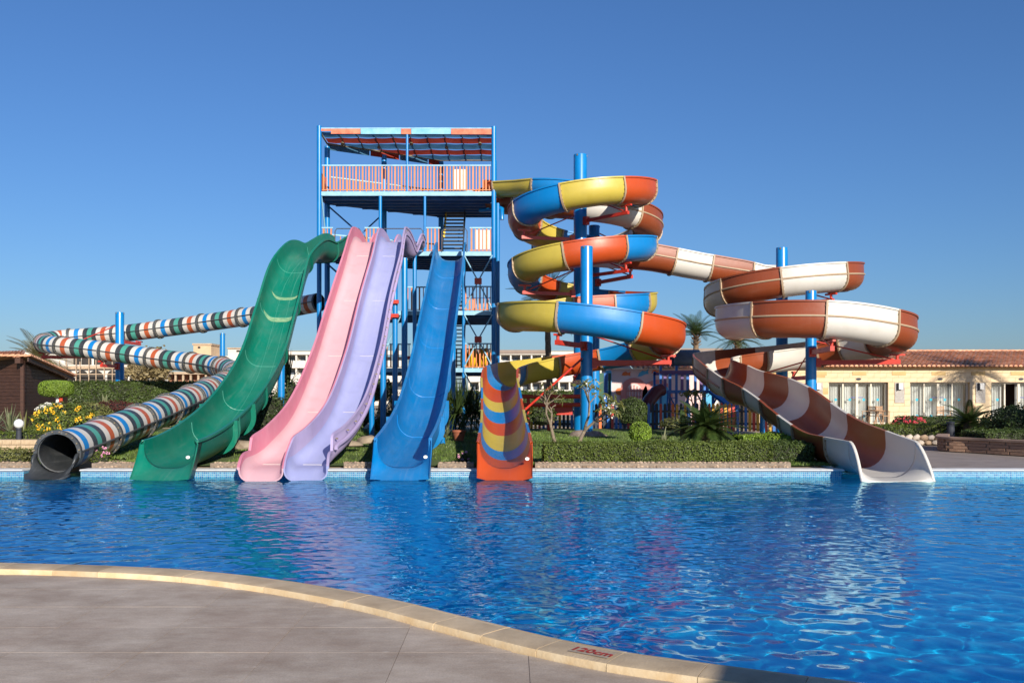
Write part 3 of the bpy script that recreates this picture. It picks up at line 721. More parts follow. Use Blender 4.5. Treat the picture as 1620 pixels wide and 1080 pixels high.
# water: real wave relief, so that the sun draws its own net of light on the pool floor
def waves(x, y):
    rg = np.random.default_rng(5); h = np.zeros_like(x)
    far = np.clip((y-6.2)/5.0, 0, 1); far = far*far*(3-2*far)
    for lam, a, k, near, fr in ((2.4, .0022, 6, .6, 1), (1.2, .0015, 10, .45, 1), (.75, .0013, 14, .4, 1), (.46, .0011, 16, .75, 1), (.30, .00115, 18, .75, 1), (.20, .0009, 20, .22, 1), (.13, .0004, 16, .05, 1)):
        q_ = np.zeros_like(x)
        for _ in range(k):
            th = rg.normal(PI/2*1.15, 1.1); q = 2*PI/(lam*rg.uniform(.75, 1.3)); ph = rg.uniform(0, 2*PI)
            q_ += np.sin(q*(x*math.cos(th)+y*math.sin(th))+ph+.5*np.sin(.7*x+.9*y*math.cos(ph)))
        h += a*.62*q_*(near+(fr-near)*far)
    # calmer and livelier patches
    g = .74+.26*np.sin(.33*x+.6+.8*np.sin(.21*y))*np.sin(.27*y+1.1)
    return h*g*(1-.22*far)
nyr, nxr = 740, 820
ys = np.geomspace(3.6, 20.6, nyr); us = np.linspace(-1, 1, nxr)
YY, UU = np.meshgrid(ys, us, indexing='ij'); XX = UU*(YY*.62+3.0)
ZZ = ZW+waves(XX, YY)
vs = np.column_stack([XX.ravel(), YY.ravel(), ZZ.ravel()])
jj, ii = np.meshgrid(np.arange(nyr-1), np.arange(nxr-1), indexing='ij'); a_ = (jj*nxr+ii).ravel()
fs = np.column_stack([a_, a_+1, a_+nxr+1, a_+nxr])
me = bpy.data.meshes.new('pool_water'); me.vertices.add(len(vs)); me.vertices.foreach_set('co', vs.ravel())
me.loops.add(fs.size); me.loops.foreach_set('vertex_index', fs.ravel()); me.polygons.add(len(fs)); me.polygons.foreach_set('loop_start', np.arange(0, fs.size, 4))
me.update(); me.validate(); me.shade_smooth()
m = bpy.data.materials.new('pool_water_surface'); nt, n, l = nt_of(m)
gl_ = n.new('ShaderNodeBsdfGlass'); gl_.inputs['Color'].default_value = (.62, .97, 1.0, 1); gl_.inputs['Roughness'].default_value = 0; gl_.inputs['IOR'].default_value = 1.31
l.new(gl_.outputs[0], n['Material Output'].inputs[0]); me.materials.append(m)
water = bpy.data.objects.new('pool_water', me); C.objects.link(water); water['kind'] = 'structure'; water['label'] = 'deep blue rippled pool water reflecting the slides'
water.cycles.is_caustics_caster = True

fl = solo('pool_floor', MB().span(-60, 60, -2, 21.2, ZF-.2, ZF), M['floor'], 'blue tiled pool floor under the water', kind='structure'); fl.cycles.is_caustics_receiver = True
SX0, SX1 = 6.95, 8.85
TX0, TX1 = -10.30, -9.10
wb = MB(); wb.span(-60, TX0, YE, YE+.3, ZF, -.035); wb.span(TX0+.001, TX1-.001, YE, YE+.3, ZF, -.26); wb.span(TX1, SX0, YE, YE+.3, ZF, -.035); wb.span(SX1, 60, YE, YE+.3, ZF, -.035)
wb.span(SX0-.3, SX0-.001, YE+.301, YE+2, ZF, -.035); wb.span(SX1+.001, SX1+.3, YE+.301, YE+2, ZF, -.035); wb.span(SX0-.3, SX1+.3, YE+2.001, YE+2.3, ZF, -.035)
wl = solo('pool_wall', wb, M['mosaic'], 'light blue mosaic tile wall along the far pool edge', kind='structure'); wl.cycles.is_caustics_receiver = True
def bull(x0, x1):
    mb = MB(); pr = [(YE-.045, -.034), (YE-.06, -.018), (YE-.045, -.004), (YE-.02, 0), (YE+.34, 0), (YE+.34, -.034)]
    for x in (x0, x1): mb.v += [(x, y, z_) for y, z_ in pr]
    k = len(pr)
    for j in range(k): j2 = (j+1) % k; mb.f.append((j, j2, k+j2, k+j)); mb.m.append(0)
    mb.f += [tuple(reversed(range(k))), tuple(range(k, 2*k))]; mb.m += [0, 0]; return mb
cop = thing('pool_coping', 'thin white painted edge along the far side of the pool', None, (0, YE, 0), kind='structure')
def gapx(a, b):
    return not (b < TX0+.01 or a > TX1-.01)
xs = list(np.arange(TX0-9.6, TX0+.01, 1.2))
for a, b2 in zip(xs, xs[1:]): part('coping_slab', bull(a+.003, b2-.003), M['copwhite'], cop)
xs = np.arange(TX1, SX0, 1.2)
for a, b2 in zip(list(xs), list(xs[1:])+[SX0+.05]): part('coping_slab', bull(a+.003, b2-.003), M['copwhite'], cop)
xs = np.arange(SX1-.05, 17, 1.2)
for a, b2 in zip(list(xs)[:-1], list(xs)[1:]): part('coping_slab', bull(a+.003, b2-.003), M['copwhite'], cop)

# near deck: coping stones along the curve, slabs inside it
deck = thing('pool_deck', 'weathered grey brown stone deck in front of the pool', None, (0, 5, 0), kind='structure')
ncop = thing('near_coping', 'curved cream sandstone coping along the near pool edge', None, (0, 5.5, 0), kind='structure')
def near_stone(i0, i1):
    mb = MB(); pr = [(-.33, -.03), (-.33, .030), (-.322, .044), (-.30, .05), (-.10, .052), (-.05, .047), (-.012, .028), (0, .0), (-.012, -.03), (-.05, -.05), (-.05, -.09), (-.30, -.09)]; k = len(pr)
    idx = np.linspace(i0, i1, 5).astype(int)
    jig = R.uniform(-.001, .001); out = R.uniform(-.004, .004)
    for e, i in enumerate(idx):
        off = (.002 if e == 0 else -.002 if e == 4 else 0)
        for u, v in pr: mb.v.append((CX[i]+NX[i]*(u+out)+tx[i]/tl[i]*off, CY[i]+NY[i]*(u+out)+ty[i]/tl[i]*off, v+jig))
    for e in range(4):
        for j in range(k):
            j2 = (j+1) % k; mb.f.append((e*k+j, e*k+j2, (e+1)*k+j2, (e+1)*k+j)); mb.m.append(0 if j in (2, 3) else 1)
    mb.f += [tuple(reversed(range(k))), tuple(range(4*k, 5*k))]; mb.m += [1, 1]; return mb
st = [4.0]
sL = cs_[-1]
tgt = [W(px, py, Yg(py, .05)) for px, py in ((33, 888), (117, 890), (190, 893), (327, 900), (457, 916), (598, 938), (665, 953), (740, 971), (817, 990), (903, 1009))]
mark = [cs_[np.argmin((CX-p.x)**2+(CY-p.y)**2)] for p in tgt]
pa = cs_[np.argmin((CX-W(903, 1009, Yg(1009, .05)).x)**2+(CY-W(903, 1009, Yg(1009, .05)).y)**2)]
pb = cs_[np.argmin((CX-W(1000, 1028, Yg(1028, .05)).x)**2+(CY-W(1000, 1028, Yg(1028, .05)).y)**2)]
left = list(np.arange(mark[0]-.62*14, mark[0], .62)); right = list(np.arange(pb, pb+6, .52))
marks = left+mark[:-1]+[pa]+right
for a, b2 in zip(marks, marks[1:]):
    i0, i1 = int(round(a/(cs_[1]))), int(round(b2/cs_[1]))
    part('coping_stone', near_stone(i0, min(i1, len(CX)-1)), [M['coptop'], M['copedge']], ncop, 35)
# depth marking painted on one stone
def text_on(body, size, mx, mat_, name, parent, label=None, bold=.003):
    cu = bpy.data.curves.new(name, 'FONT'); cu.body = body; cu.size = size; cu.align_x = 'CENTER'; cu.align_y = 'CENTER'; cu.offset = bold; cu.resolution_u = 3
    ob = bpy.data.objects.new('tmp', cu); C.objects.link(ob); bpy.context.view_layer.update()
    me = bpy.data.meshes.new_from_object(ob.evaluated_get(bpy.context.evaluated_depsgraph_get())); bpy.data.objects.remove(ob)
    me.transform(Matrix.Translation(-world_org(parent)) @ mx); me.materials.append(mat_); me.name = name
    return part(name, me, None, parent, None, label)
M['redpaint'] = mat('red_stencil_paint', (.38, .015, .01), .7, .3, 25)
M['plate'] = mat('depth_tile', (.40, .32, .24), .7, .1, 20)
im = int(round((pa+(pb-pa)*.62)/cs_[1])); dv = Vector((tx[im]/tl[im], ty[im]/tl[im], 0)); nv = Vector((NX[im], NY[im], 0))
cpt = Vector((CX[im], CY[im], .0555))-nv*.195
mx = Matrix((( dv.x, nv.x, 0, cpt.x), (dv.y, nv.y, 0, cpt.y), (0, 0, 1, cpt.z+.0035), (0, 0, 0, 1)))
pl = MB(); 
for u, v in ((-.135, -.06), (.135, -.06), (.135, .06), (-.135, .06)): pl.v.append(tuple(cpt+dv*u+nv*v))
pl.f = [(0, 1, 2, 3)]; pl.m = [0]
part('depth_tile', pl, M['plate'], ncop)
text_on('120cm', .105, mx, M['redpaint'], 'depth_marking', ncop, 'red stencilled 120cm depth marking')
mb = MB(); mb.v = []
xx = np.linspace(-29, 11.5, 160)
for x in xx: mb.v += [(x, inner_y(x)+.05, -.005), (x, -40, -.005)]
for k in range(len(xx)-1): mb.f.append((2*k+1, 2*k+3, 2*k+2, 2*k)); mb.m.append(0)
part('deck_base', mb, M['joint'], deck)
for ry in np.arange(4.42, 9.2, .603):
    for rx in np.arange(-7.1+(0 if int(ry*10) % 2 else 0), 3.4, .8):
        x0, x1 = rx+.0018, rx+.7982; top = [(x, min(ry+.6012, inner_y(x)-.004)) for x in np.linspace(x1, x0, 9)]
        y0 = ry+.0018
        top = [(x, y) for x, y in top if y > y0+.02]
        if len(top) < 2: continue
        z_ = R.uniform(-.0004, .0004)
        xa, xb = top[-1][0], top[0][0]
        part('deck_slab', MB().prism([(xa, y0), (xb, y0)]+top, -.06, z_), M['slab'], deck)
# pool wall below the near coping
mb = MB()
for k in range(0, len(CX), 3): mb.v += [(CX[k]-NX[k]*.06, CY[k]-NY[k]*.06, -.06), (CX[k]-NX[k]*.06, CY[k]-NY[k]*.06, ZF)]
for k in range(len(mb.v)//2-1): mb.f.append((2*k, 2*k+1, 2*k+3, 2*k+2)); mb.m.append(0)
nw = part('near_pool_wall', mb, M['mosaic'], ncop); nw.cycles.is_caustics_receiver = True
# far ground
M['sand'] = mat('dry_sand', (.36, .27, .17), .9, .2, .15, bump=.3, bscale=3, col2=(.48, .38, .26))
M['soil'] = mat('garden_soil', (.075, .055, .035), .95, .3, 1.5, bump=.8, bscale=12, col2=(.15, .11, .07))
M['pave'] = mat('grey_brown_paving', (.27, .225, .20), .75, .15, 1.5, bump=.3, bscale=20)  # pave is a plain grey-brown stone tone
gm = MB(); gm.span(-1500, TX0-.001, YE+.31, 2500, -.5, -.02); gm.span(TX0, TX1, 21.6, 2500, -.5, -.02); gm.span(TX0, TX1, YE+.31, 21.6, -.5, -.26); gm.span(TX1+.001, SX0-.3, YE+.31, 2500, -.5, -.02); gm.span(SX1+.3, 1500, YE+.31, 2500, -.5, -.02); gm.span(SX0-.299, SX1+.299, YE+2.31, 2500, -.5, -.02)
solo('ground', gm, M['sand'], 'sandy ground behind the pool stretching to the horizon', kind='structure')
M['grassbase'] = mat('lawn_base', (.06, .105, .018), .95, .3, 1.2, bump=.8, bscale=40, col2=(.11, .15, .036))
def gz(x, y):                                               # garden level
    t = min(1, max(0, (y-20.9)/6)); return .015+.19*t+.03*math.sin(x*.7)*t*math.sin(y*.6)
lm = MB(); lx = np.linspace(-22, 7.2, 74); ly = np.linspace(19.95, 36, 40)
lm.v = [(x, y, gz(x, y)) for y in ly for x in lx]
for j in range(39):
    for i in range(73):
        if lx[i+1] > TX0 and lx[i] < TX1 and ly[j] < 21.6: continue
        lm.f.append((j*74+i, j*74+i+1, (j+1)*74+i+1, (j+1)*74+i)); lm.m.append(0)
solo('lawn', lm, M['grassbase'], 'green lawn behind the far pool edge', kind='structure', smooth=180)
# ------------------------------------------------------------------ slide tower
tw = thing('slide_tower', 'tall open steel slide tower with blue posts, orange balusters and a striped cloth roof', 'tower', (-4.4, 40, .1))
FX0, FX1, FY, BY = -8.05, -.76, 38.0, 42.3
LV = [10.0, 7.5, 5.03, 2.65]
def post(x, y, z0, z1, r=.095, m=None, nm='post'):
    return part(nm, MB().tube([(x, y, z0), (x, y, z1)], r, 12), m or M['pole'], tw, 60)
for x, y, z1 in ((FX0, FY, 12.75), (FX1, FY, 12.72), (FX0+.03, 39.5, 12.3), (-3.3, BY, 12.35), (-.82, BY, 12.4), (-5.75, 40.9, 12.3)): post(x, y, 0, z1, .10 if y == FY else .12)
post(-4.38, FY+.02, LV[0], 12.6, .055); post(-5.5, FY+.02, LV[1], LV[0], .07); post(-3.64, FY+.02, LV[1], LV[0], .055)
post(-2.02, FY, 0, LV[1], .07); post(-.60, FY+.35, 0, 9.6, .085, None, 'drain_pipe')
part('drain_pipe', MB().tube([(-1.4, 39.6, 9.55), (-.75, 39.2, 9.5), (-.55, 38.6, 9.5), (-.42, 38.3, 9.35), (-.42, 38.3, 8.9)], .09, 10), M['pole'], tw, 60)
def left_x(y): return FX0 if y < 39.5 else FX0+(y-39.5)/(BY-39.5)*(-3.3-FX0)
def deck_poly(x0, full):
    if full: return [(FX0, FY), (FX1, FY), (FX1, BY), (-3.3, BY), (FX0, 39.5)]
    return [(x0, FY), (FX1, FY), (FX1, BY), (max(x0, -3.3), BY), (x0, 39.5 if x0 < -6 else 39.9)]
def joists(z, x0):
    for y in np.arange(FY+.45, BY, .62):
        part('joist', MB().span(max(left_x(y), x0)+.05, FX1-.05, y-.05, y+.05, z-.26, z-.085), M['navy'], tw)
for li, zl in enumerate(LV):
    x0 = [FX0, FX0, -5.6, -5.6][li]
    part('deck_plate', MB().prism(deck_poly(x0, li < 2), zl-.08, zl-.02), M['dark'], tw)
    joists(zl, x0)
    part('edge_beam', MB().span(x0+.1, FX1-.1, FY-.06, FY+.04, zl-.17, zl+.005), M['paleblue'], tw)
    if li < 2:
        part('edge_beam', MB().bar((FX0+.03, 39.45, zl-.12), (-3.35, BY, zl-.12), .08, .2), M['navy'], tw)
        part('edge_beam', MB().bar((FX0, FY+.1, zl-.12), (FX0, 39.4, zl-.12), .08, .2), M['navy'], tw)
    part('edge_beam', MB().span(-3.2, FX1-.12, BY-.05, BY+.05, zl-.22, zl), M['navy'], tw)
me_b = MB().box((0, 0, .5), (.064, .02, 1.0)).mesh('baluster', M['orangebar'])
def railing(p, q, zl, h=1.02, sp=.142, top=None, skip=()):
    p = Vector((p[0], p[1], zl)); q = Vector((q[0], q[1], zl)); L = (q-p).length; d = (q-p)/L
    r_ = part('railing', MB().bar(p+Vector((0, 0, h)), q+Vector((0, 0, h)), .06, .055), top or M['paleblue'], tw)
    part('bottom_rail', MB().bar(p+Vector((0, 0, .06)), q+Vector((0, 0, .06)), .03, .03), M['orangebar'], r_)
    n = max(1, int(L/sp)); an = math.atan2(d.y, d.x)
    for k in range(n):
        c = p+d*(k+.5)*L/n
        o = bpy.data.objects.new('baluster', me_b); C.objects.link(o); o.parent = r_
        o.location = c-ORG[r_.name]+Vector((0, 0, .03)); o.scale = (1 if k % 2 == 0 else .55, 1, h-.06); o.rotation_euler = (0, 0, an)
    return r_
railing((FX0+.12, FY), (FX1-.12, FY), LV[0]+.02, 1.08, .135)
railing((FX0+.15, 39.6), (-3.45, BY-.08), LV[0], 1.0, .3)
railing((-3.1, BY), (-1.0, BY), LV[0], 1.0, .3)
part('side_panel', MB().span(FX0-.03, FX0+.01, FY+.15, 39.4, LV[0]+.05, LV[0]+.9), M['orangepanel'], tw)
X = lambda px, Y: (px-HX)*Y/FPX
railing((X(509, FY), FY), (X(527, FY), FY), LV[1], 1.0, .14); railing((X(577, FY), FY), (X(600, FY), FY), LV[1], 1.0, .14)
railing((X(674, FY), FY), (X(697, FY), FY), LV[1], 1.0, .14); railing((X(743, FY), FY), (X(779, FY), FY), LV[1], 1.0, .14)
railing((FX0+.15, 39.6), (-3.45, BY-.08), LV[1], 1.0, .3)
railing((X(636, FY), FY), (X(679, FY), FY), LV[2], 1.0, .142); railing((X(734, FY), FY), (X(779, FY), FY), LV[2], 1.02, .142)
railing((X(604, FY), FY), (X(650, FY), FY), LV[3], 1.0, .142); railing((X(734, FY), FY), (X(779, FY), FY), LV[3], 1.02, .142)
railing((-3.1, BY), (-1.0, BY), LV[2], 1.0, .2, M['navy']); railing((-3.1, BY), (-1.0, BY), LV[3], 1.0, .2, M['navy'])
M['board'] = mat('white_notice_board', (.8, .76, .70), .45, .04, 3)
for li, (a, b2, h0, h1) in enumerate(((718, 738, .12, .95), (752, 775, .12, .92))):
    part('notice_board', MB().span(X(a, FY+.06), X(b2, FY+.06), FY+.03, FY+.055, LV[li]+h0, LV[li]+h1), M['board'], tw)
part('launch_tub', MB().span(-1.25, -.85, 38.5, 39.6, LV[0]+.02, LV[0]+.62), M['orangepanel'], tw)
part('launch_tub', MB().tube([(-1.7, 38.7, LV[0]+.05), (-1.2, 38.7, LV[0]+.25), (-1.05, 39.2, LV[0]+.1)], .12, 8), M['orangepanel'], tw, 60)
# hoops over the slide entries
for a, b2 in ((530, 571), (605, 669), (699, 739)):
    z_ = LV[1]; xa, xb = X(a, FY-.1), X(b2, FY-.1)
    part('entry_bar', MB().tube([(xa, FY-.1, z_), (xa, FY-.1, z_+.85), (xa+.08, FY-.1, z_+.95), (xb-.08, FY-.1, z_+.95), (xb, FY-.1, z_+.85), (xb, FY-.1, z_)], .022, 6), M['steel'], tw, 60)
# bracing
def brace(p, q, r=.032, m=None): part('brace', MB().tube([p, q], r, 6), m or M['paleblue'], tw, 60)
for z0, z1 in ((LV[2], LV[1]), (LV[3], LV[2]), (.2, LV[3])):
    xa, xb = -2.0, -.82; xm, zm = (xa+xb)/2, z0+(z1-z0)*.50; y = FY-.08
    for x in (xa, xb): brace((x, y, z0+.05), (xm, y, zm)); brace((x, y, z1-.15), (xm, y, zm))
    if z0 > 1: part('gusset_box', MB().box((xm, y-.02, zm), (.30, .05, .26)), M['redbox'], tw)
for z0, z1 in ((LV[1], LV[0]),):
    brace((FX0+.05, 39.5, z0+1.0-.9), (FX0+.1, FY, z1-.2), .03); brace((FX0+.1, 39.5, z1-.3), (FX0+1.6, 40.4, z0+.9), .035, M['navy']); brace((-5.75, 40.9, z1-.3), (-6.9, 40.2, z0+.9), .035, M['navy'])
brace((-5.6, FY, LV[3]+.1), (-4.6, FY, LV[2]-.1)); brace((-5.6, FY, .4), (-4.4, FY, LV[3]-.1)); brace((-3.0, FY, LV[1]-.2), (-3.7, FY+1.5, LV[2]+.2), .03, M['navy'])
brace((FX0, FY, 7.3), (-5.6, 39, 5.1), .04, M['navy'])
# stairs: open treads, one flight between each pair of floors
for z0, z1 in ((LV[1], LV[0]), (LV[2], LV[1]), (LV[3], LV[2]), (.15, LV[3])):
    stc = part('staircase', MB().bar((-3.02, 39.0, z0), (-3.02, 41.6, z1), .04, .2).bar((-2.12, 39.0, z0), (-2.12, 41.6, z1), .04, .2), M['tread'], tw)
    n = 13
    for k in range(1, n):
        t = k/n; y = 39.0+2.6*t; z_ = z0+(z1-z0)*t
        part('tread', MB().span(-2.99, -2.15, y-.12, y+.12, z_-.04, z_), M['tread'], stc)
    if z1 > 9:
        for k in range(5, n): t = k/n; part('tread_marker', MB().box((-2.98, 39.0+2.6*t-.125, z0+(z1-z0)*t+.02), (.09, .012, .10)), M['treadyellow'], stc)
    hr = MB().tube([(-2.1, 39.0, z0+.9), (-2.1, 41.6, z1+.9)], .02, 6); part('handrail', hr, M['tread'], stc, 60)
# roof: fascia boards, tubes, sagging cloth strips
M['clothred'] = mat('faded_red_cloth', (.46, .055, .03), .9, .25, 2); M['clothblue'] = mat('faded_blue_cloth', (.08, .24, .40), .9, .25, 2)
for k_ in ('clothred', 'clothblue'):                        # thin cloth lets some sun through
    nt, n, l = nt_of(M[k_]); b = n['Principled BSDF']; src = b.inputs['Base Color'].links[0].from_socket
    tr = n.new('ShaderNodeBsdfTranslucent'); l.new(src, tr.inputs[0]); ms = n.new('ShaderNodeMixShader'); ms.inputs[0].default_value = .45
    l.new(b.outputs[0], ms.inputs[1]); l.new(tr.outputs[0], ms.inputs[2]); l.new(ms.outputs[0], n['Material Output'].inputs[0])
M['boardred'] = mat('sun_faded_red_board', (.60, .10, .045), .6, .35, 3, fine=.1, col2=(.72, .24, .13)); M['boardblue'] = mat('sun_faded_blue_board', (.13, .42, .60), .6, .2, 3, col2=(.28, .56, .68))
ZR = 12.62
for a, b2, m_, z0 in ((524, 570.4, 'boardred', .21), (571, 634.4, 'boardblue', .22), (635, 650.4, 'boardred', .22), (651, 713.4, 'boardblue', .22), (714, 777.5, 'boardred', .23)):
    part('fascia_board', MB().span(X(a, FY), X(b2, FY), FY-.05, FY-.02, ZR-z0, ZR), M[m_], tw)
part('fascia_board', MB().span(X(507.5, FY), X(523.6, FY), FY-.045, FY-.02, ZR-.09, ZR), M['boardred'], tw)
part('roof_tube', MB().tube([(FX0, FY, ZR+.03), (FX1, FY, ZR+.03)], .035, 8), M['paleblue'], tw, 60)
part('roof_tube', MB().tube([(FX0, FY, ZR-.05), (FX0+.03, 39.5, ZR-.2), (-3.3, BY, ZR-.2), (-.82, BY, ZR-.2), (FX1, FY, ZR-.05)], .045, 8), M['rust'], tw, 60)
for k, x in enumerate(np.arange(-7.3, -.9, .74)):
    yb = BY if x > -3.3 else 39.5+(x-FX0)/(-3.3-FX0)*(BY-39.5)
    part('rafter', MB().tube([(x, FY, ZR-.06), (x, yb, ZR-.18)], .028, 6), M['rust'], tw, 60)
    if k % 2 == 0 and yb > 39.8: part('roof_lamp', MB().lathe((x, min(yb-.5, 39.2+(k % 4)*.3), ZR-.36), [(.03, 0), (.075, .02), (.07, .12), (.03, .16)], 8), M['rust'], tw, 60)
bands = np.linspace(FY+.02, BY-.02, 6)
for k in range(5):
    ya, yb = bands[k]+.03, bands[k+1]-.05; mb = MB(); nx, ny = 60, 5
    for j in range(ny):
        y = ya+(yb-ya)*j/(ny-1); xl = left_x(y)+.08
        for i in range(nx):
            x = xl+(FX1-.1-xl)*i/(nx-1); ph = (x+7.3)/.74
            sag = .018*math.sin(PI*(ph % 1))**1+.012*math.sin(x*3+k); mb.v.append((x, y+.03*math.sin(PI*(ph % 1))*(1 if j == ny-1 else -1 if j == 0 else 0)*-1, ZR-.085-.12*(y-FY)/(BY-FY)-sag-.02*math.sin(PI*j/(ny-1))))
    for j in range(ny-1):
        for i in range(nx-1): mb.f.append((j*nx+i, j*nx+i+1, (j+1)*nx+i+1, (j+1)*nx+i)); mb.m.append(0)
    ob = part('roof_cloth', mb, M['clothblue' if k % 2 == 0 else 'clothred'], tw, 180)
dA, dB = Vector((FX0+.03, 39.5, ZR-.27)), Vector((-3.3, BY, ZR-.27))
for k, m_ in enumerate(('clothblue', 'clothred', 'clothblue', 'clothred')):
    f = [0, .36, .62, .88, 1]; p, q = dA.lerp(dB, f[k]+.005), dA.lerp(dB, f[k+1]-.005); part('fascia_board', MB().bar(p-Vector((0, 0, .08)), q-Vector((0, 0, .08)), .02, .22), M[m_], tw)
# yellow swim rings behind the lowest railing
M['ring'] = mat('yellow_vinyl', (.78, .42, .015), .3, .08, 4)
ring0 = None
for k, (x, tilt) in enumerate(((-2.05, 0), (-1.80, 6), (-1.55, -5), (-1.30, 4), (-1.05, -4))):
    if ring0 is None:
        mb = MB().torus((0, 0, .45), .31, .135, 'x', 22, 10); ring0 = solo('swim_ring', mb, M['ring'], 'yellow inflatable swim ring, one of five upright in a row behind the lowest tower railing', 'swim ring', 'yellow swim rings stored on the tower', smooth=180); o = ring0
    else: o = ring0.copy(); C.objects.link(o)
    o['label'] = 'yellow swim ring behind the lowest tower railing, %s of five' % ('leftmost', 'second from left', 'middle one', 'second from right', 'rightmost')[k]
    o.location = (x, 38.75, LV[3]); o.rotation_euler = (0, math.radians(tilt), math.radians(tilt*2))

# ------------------------------------------------------------------ support poles
def pole(px, pytop, Y, dpx, label, zb=.1, group='blue steel poles carrying the slides', collar=True, ztop=None):
    p = W(px, pytop, Y); r = dpx*Y/FPX/2; t = thing('support_pole', label, 'support pole', (p.x, Y, zb), group)
    zt = ztop if ztop is not None else p.z
    part('pole_tube', MB().lathe((p.x, Y, zb), [(r, 0), (r, zt-zb-.02), (r*.97, zt-zb), (r*.90, zt-zb), (r*.90, zt-zb-.3)], 28), M['pole'], t, 40)
    if collar: part('base_plate', MB().lathe((p.x, Y, zb-.02), [(r*1.7, 0), (r*1.7, .04), (r*1.1, .05), (r*1.1, .09)], 20), M['pole'], t, 40)
    lug = MB()
    for a in (0, 2.1, 4.2): lug.box((p.x+math.cos(a)*r, Y+math.sin(a)*r, zt-.05), (.03, .05, .06), a)
    part('lifting_lug', lug, M['rust'], t)
    return t, Vector((p.x, Y, 0)), r
def arm(P, path, i, z, inner_off=.12, under=.06, prof=.10, brace_up=None):
    """red arm from a pole out to the underside of a flume"""
    t, c, r = P; tgt = path.p[i]-path.N[i]*under; d = Vector((tgt.x-c.x, tgt.y-c.y, 0)); L = d.length; d.normalize()
    a = part('support_arm', MB().bar(c+d*(r-.01)+Vector((0, 0, z)), c+d*(L+.1)+Vector((0, 0, z)), prof, prof*1.15), M['red'], t)
    part('clamp', MB().box(tuple(c+d*(r+.06)+Vector((0, 0, z))), (.16, .2, .30), math.atan2(d.y, d.x)), M['red'], a)
    if tgt.z-z > .05:
        part('stub', MB().tube([c+d*L+Vector((0, 0, z)), Vector((tgt.x, tgt.y, tgt.z))], .05, 8), M['red'], a, 60)
    S = path.S[i]
    part('saddle', MB().bar(tgt-S*.24-Vector((0, 0, .03)), tgt+S*.24-Vector((0, 0, .03)), .09, .06), M['red'], a)
    if brace_up: part('tie_rod', MB().tube([c+d*(r-.02)+Vector((0, 0, z+brace_up)), c+d*(L-.1)+Vector((0, 0, z+.08))], .026, 6), M['red'], a, 60)
    return a
def nearest(path, x, y, zmin, zmax):
    best = None
    for i, p in enumerate(path.p):
        if zmin <= p.z <= zmax:
            e = (p.x-x)**2+(p.y-y)**2
            if best is None or e < best[0]: best = (e, i)
    return best[1]
# ------------------------------------------------------------------ the poles and their red arms
PL = pole(189.5, 494, 43.75, 13, 'lone blue pole holding the striped tube at its far left turn', .1)
PS = pole(352, 527, 44.62, 8, 'thin blue pole under the upper run of the striped tube', .1)
P1 = pole(918, 245, 34.0, 21, 'tallest blue pole, in the middle of the orange yellow blue spiral', .1)
P1f = pole(928, 390, 30.2, 19.5, 'blue pole standing in front of the tallest pole of the colourful spiral', .15)
P1b = pole(940, 357, 38.0, 17, 'blue pole mostly hidden behind the colourful spiral, under the upper brown and white loop', .1)
P2 = pole(1237, 392, 34.0, 18, 'tall blue pole in the middle of the brown and white spiral', .1)
P2f = pole(1283, 460, 30.3, 17, 'shorter blue pole at the front of the brown and white spiral', .15)
for P in (P1f, P2f):
    mb = MB(); c = P[1]; mb.blob((c.x, c.y, .08), .68, .6, .30, 3, .25, 3, 0, 0); solo('gravel_mound', mb, mat('gravel_mound_'+P[0].name, (.20, .15, .12), .95, .2, 6, bump=1, bscale=30, col2=(.32, .26, .22)), 'gravel heap round the foot of the front pole of the '+('colourful spiral' if P is P1f else 'brown and white spiral'), 'gravel mound', smooth=180)
def under(px, Y, path, d, label, zb=.15, drop=.12):
    x = (px-HX)*Y/FPX; i = nearest(path, x, Y, -1, 20); return pole(px, 600, Y, d, label, zb, ztop=path.p[i].z-drop)
G1 = 'blue steel poles carrying the slides'
under(445, 29.5, gP, 11, 'blue pole under the steep part of the green slide'); under(374, 24.3, gP, 11, 'short blue post under the foot of the green slide')
for px, Y, d, lab in ((588, 28.6, 8.5, 'blue pole under the lavender lane, nearest the pool of its row'), (606, 30.6, 9, 'second blue pole under the lavender lane, counted from the pool'), (625, 33.0, 8.5, 'third blue pole under the lavender lane, counted from the pool'), (640, 34.6, 9.5, 'thick blue pole under the top of the lavender lane'), (656, 36.3, 6.5, 'thin blue pole between the lavender lane and the blue slide')):
    x = (px-HX)*Y/FPX; i = nearest(tP, x, Y, -1, 20); pole(px, 600, Y, d, lab, .15, ztop=tP.p[i].z-.26)
t_, c_, r_ = under(716, 34.6, bP, 10, 'blue pole under the top of the blue slide'); under(700, 26.0, bP, 8, 'short blue post under the middle of the blue slide')
under(1206, 26.6, sP2, 8, 'slim blue post under the run-out of the brown and white slide, nearest the hedge'); under(1236, 24.6, sP2, 6, 'slimmest blue post under the run-out of the brown and white slide')
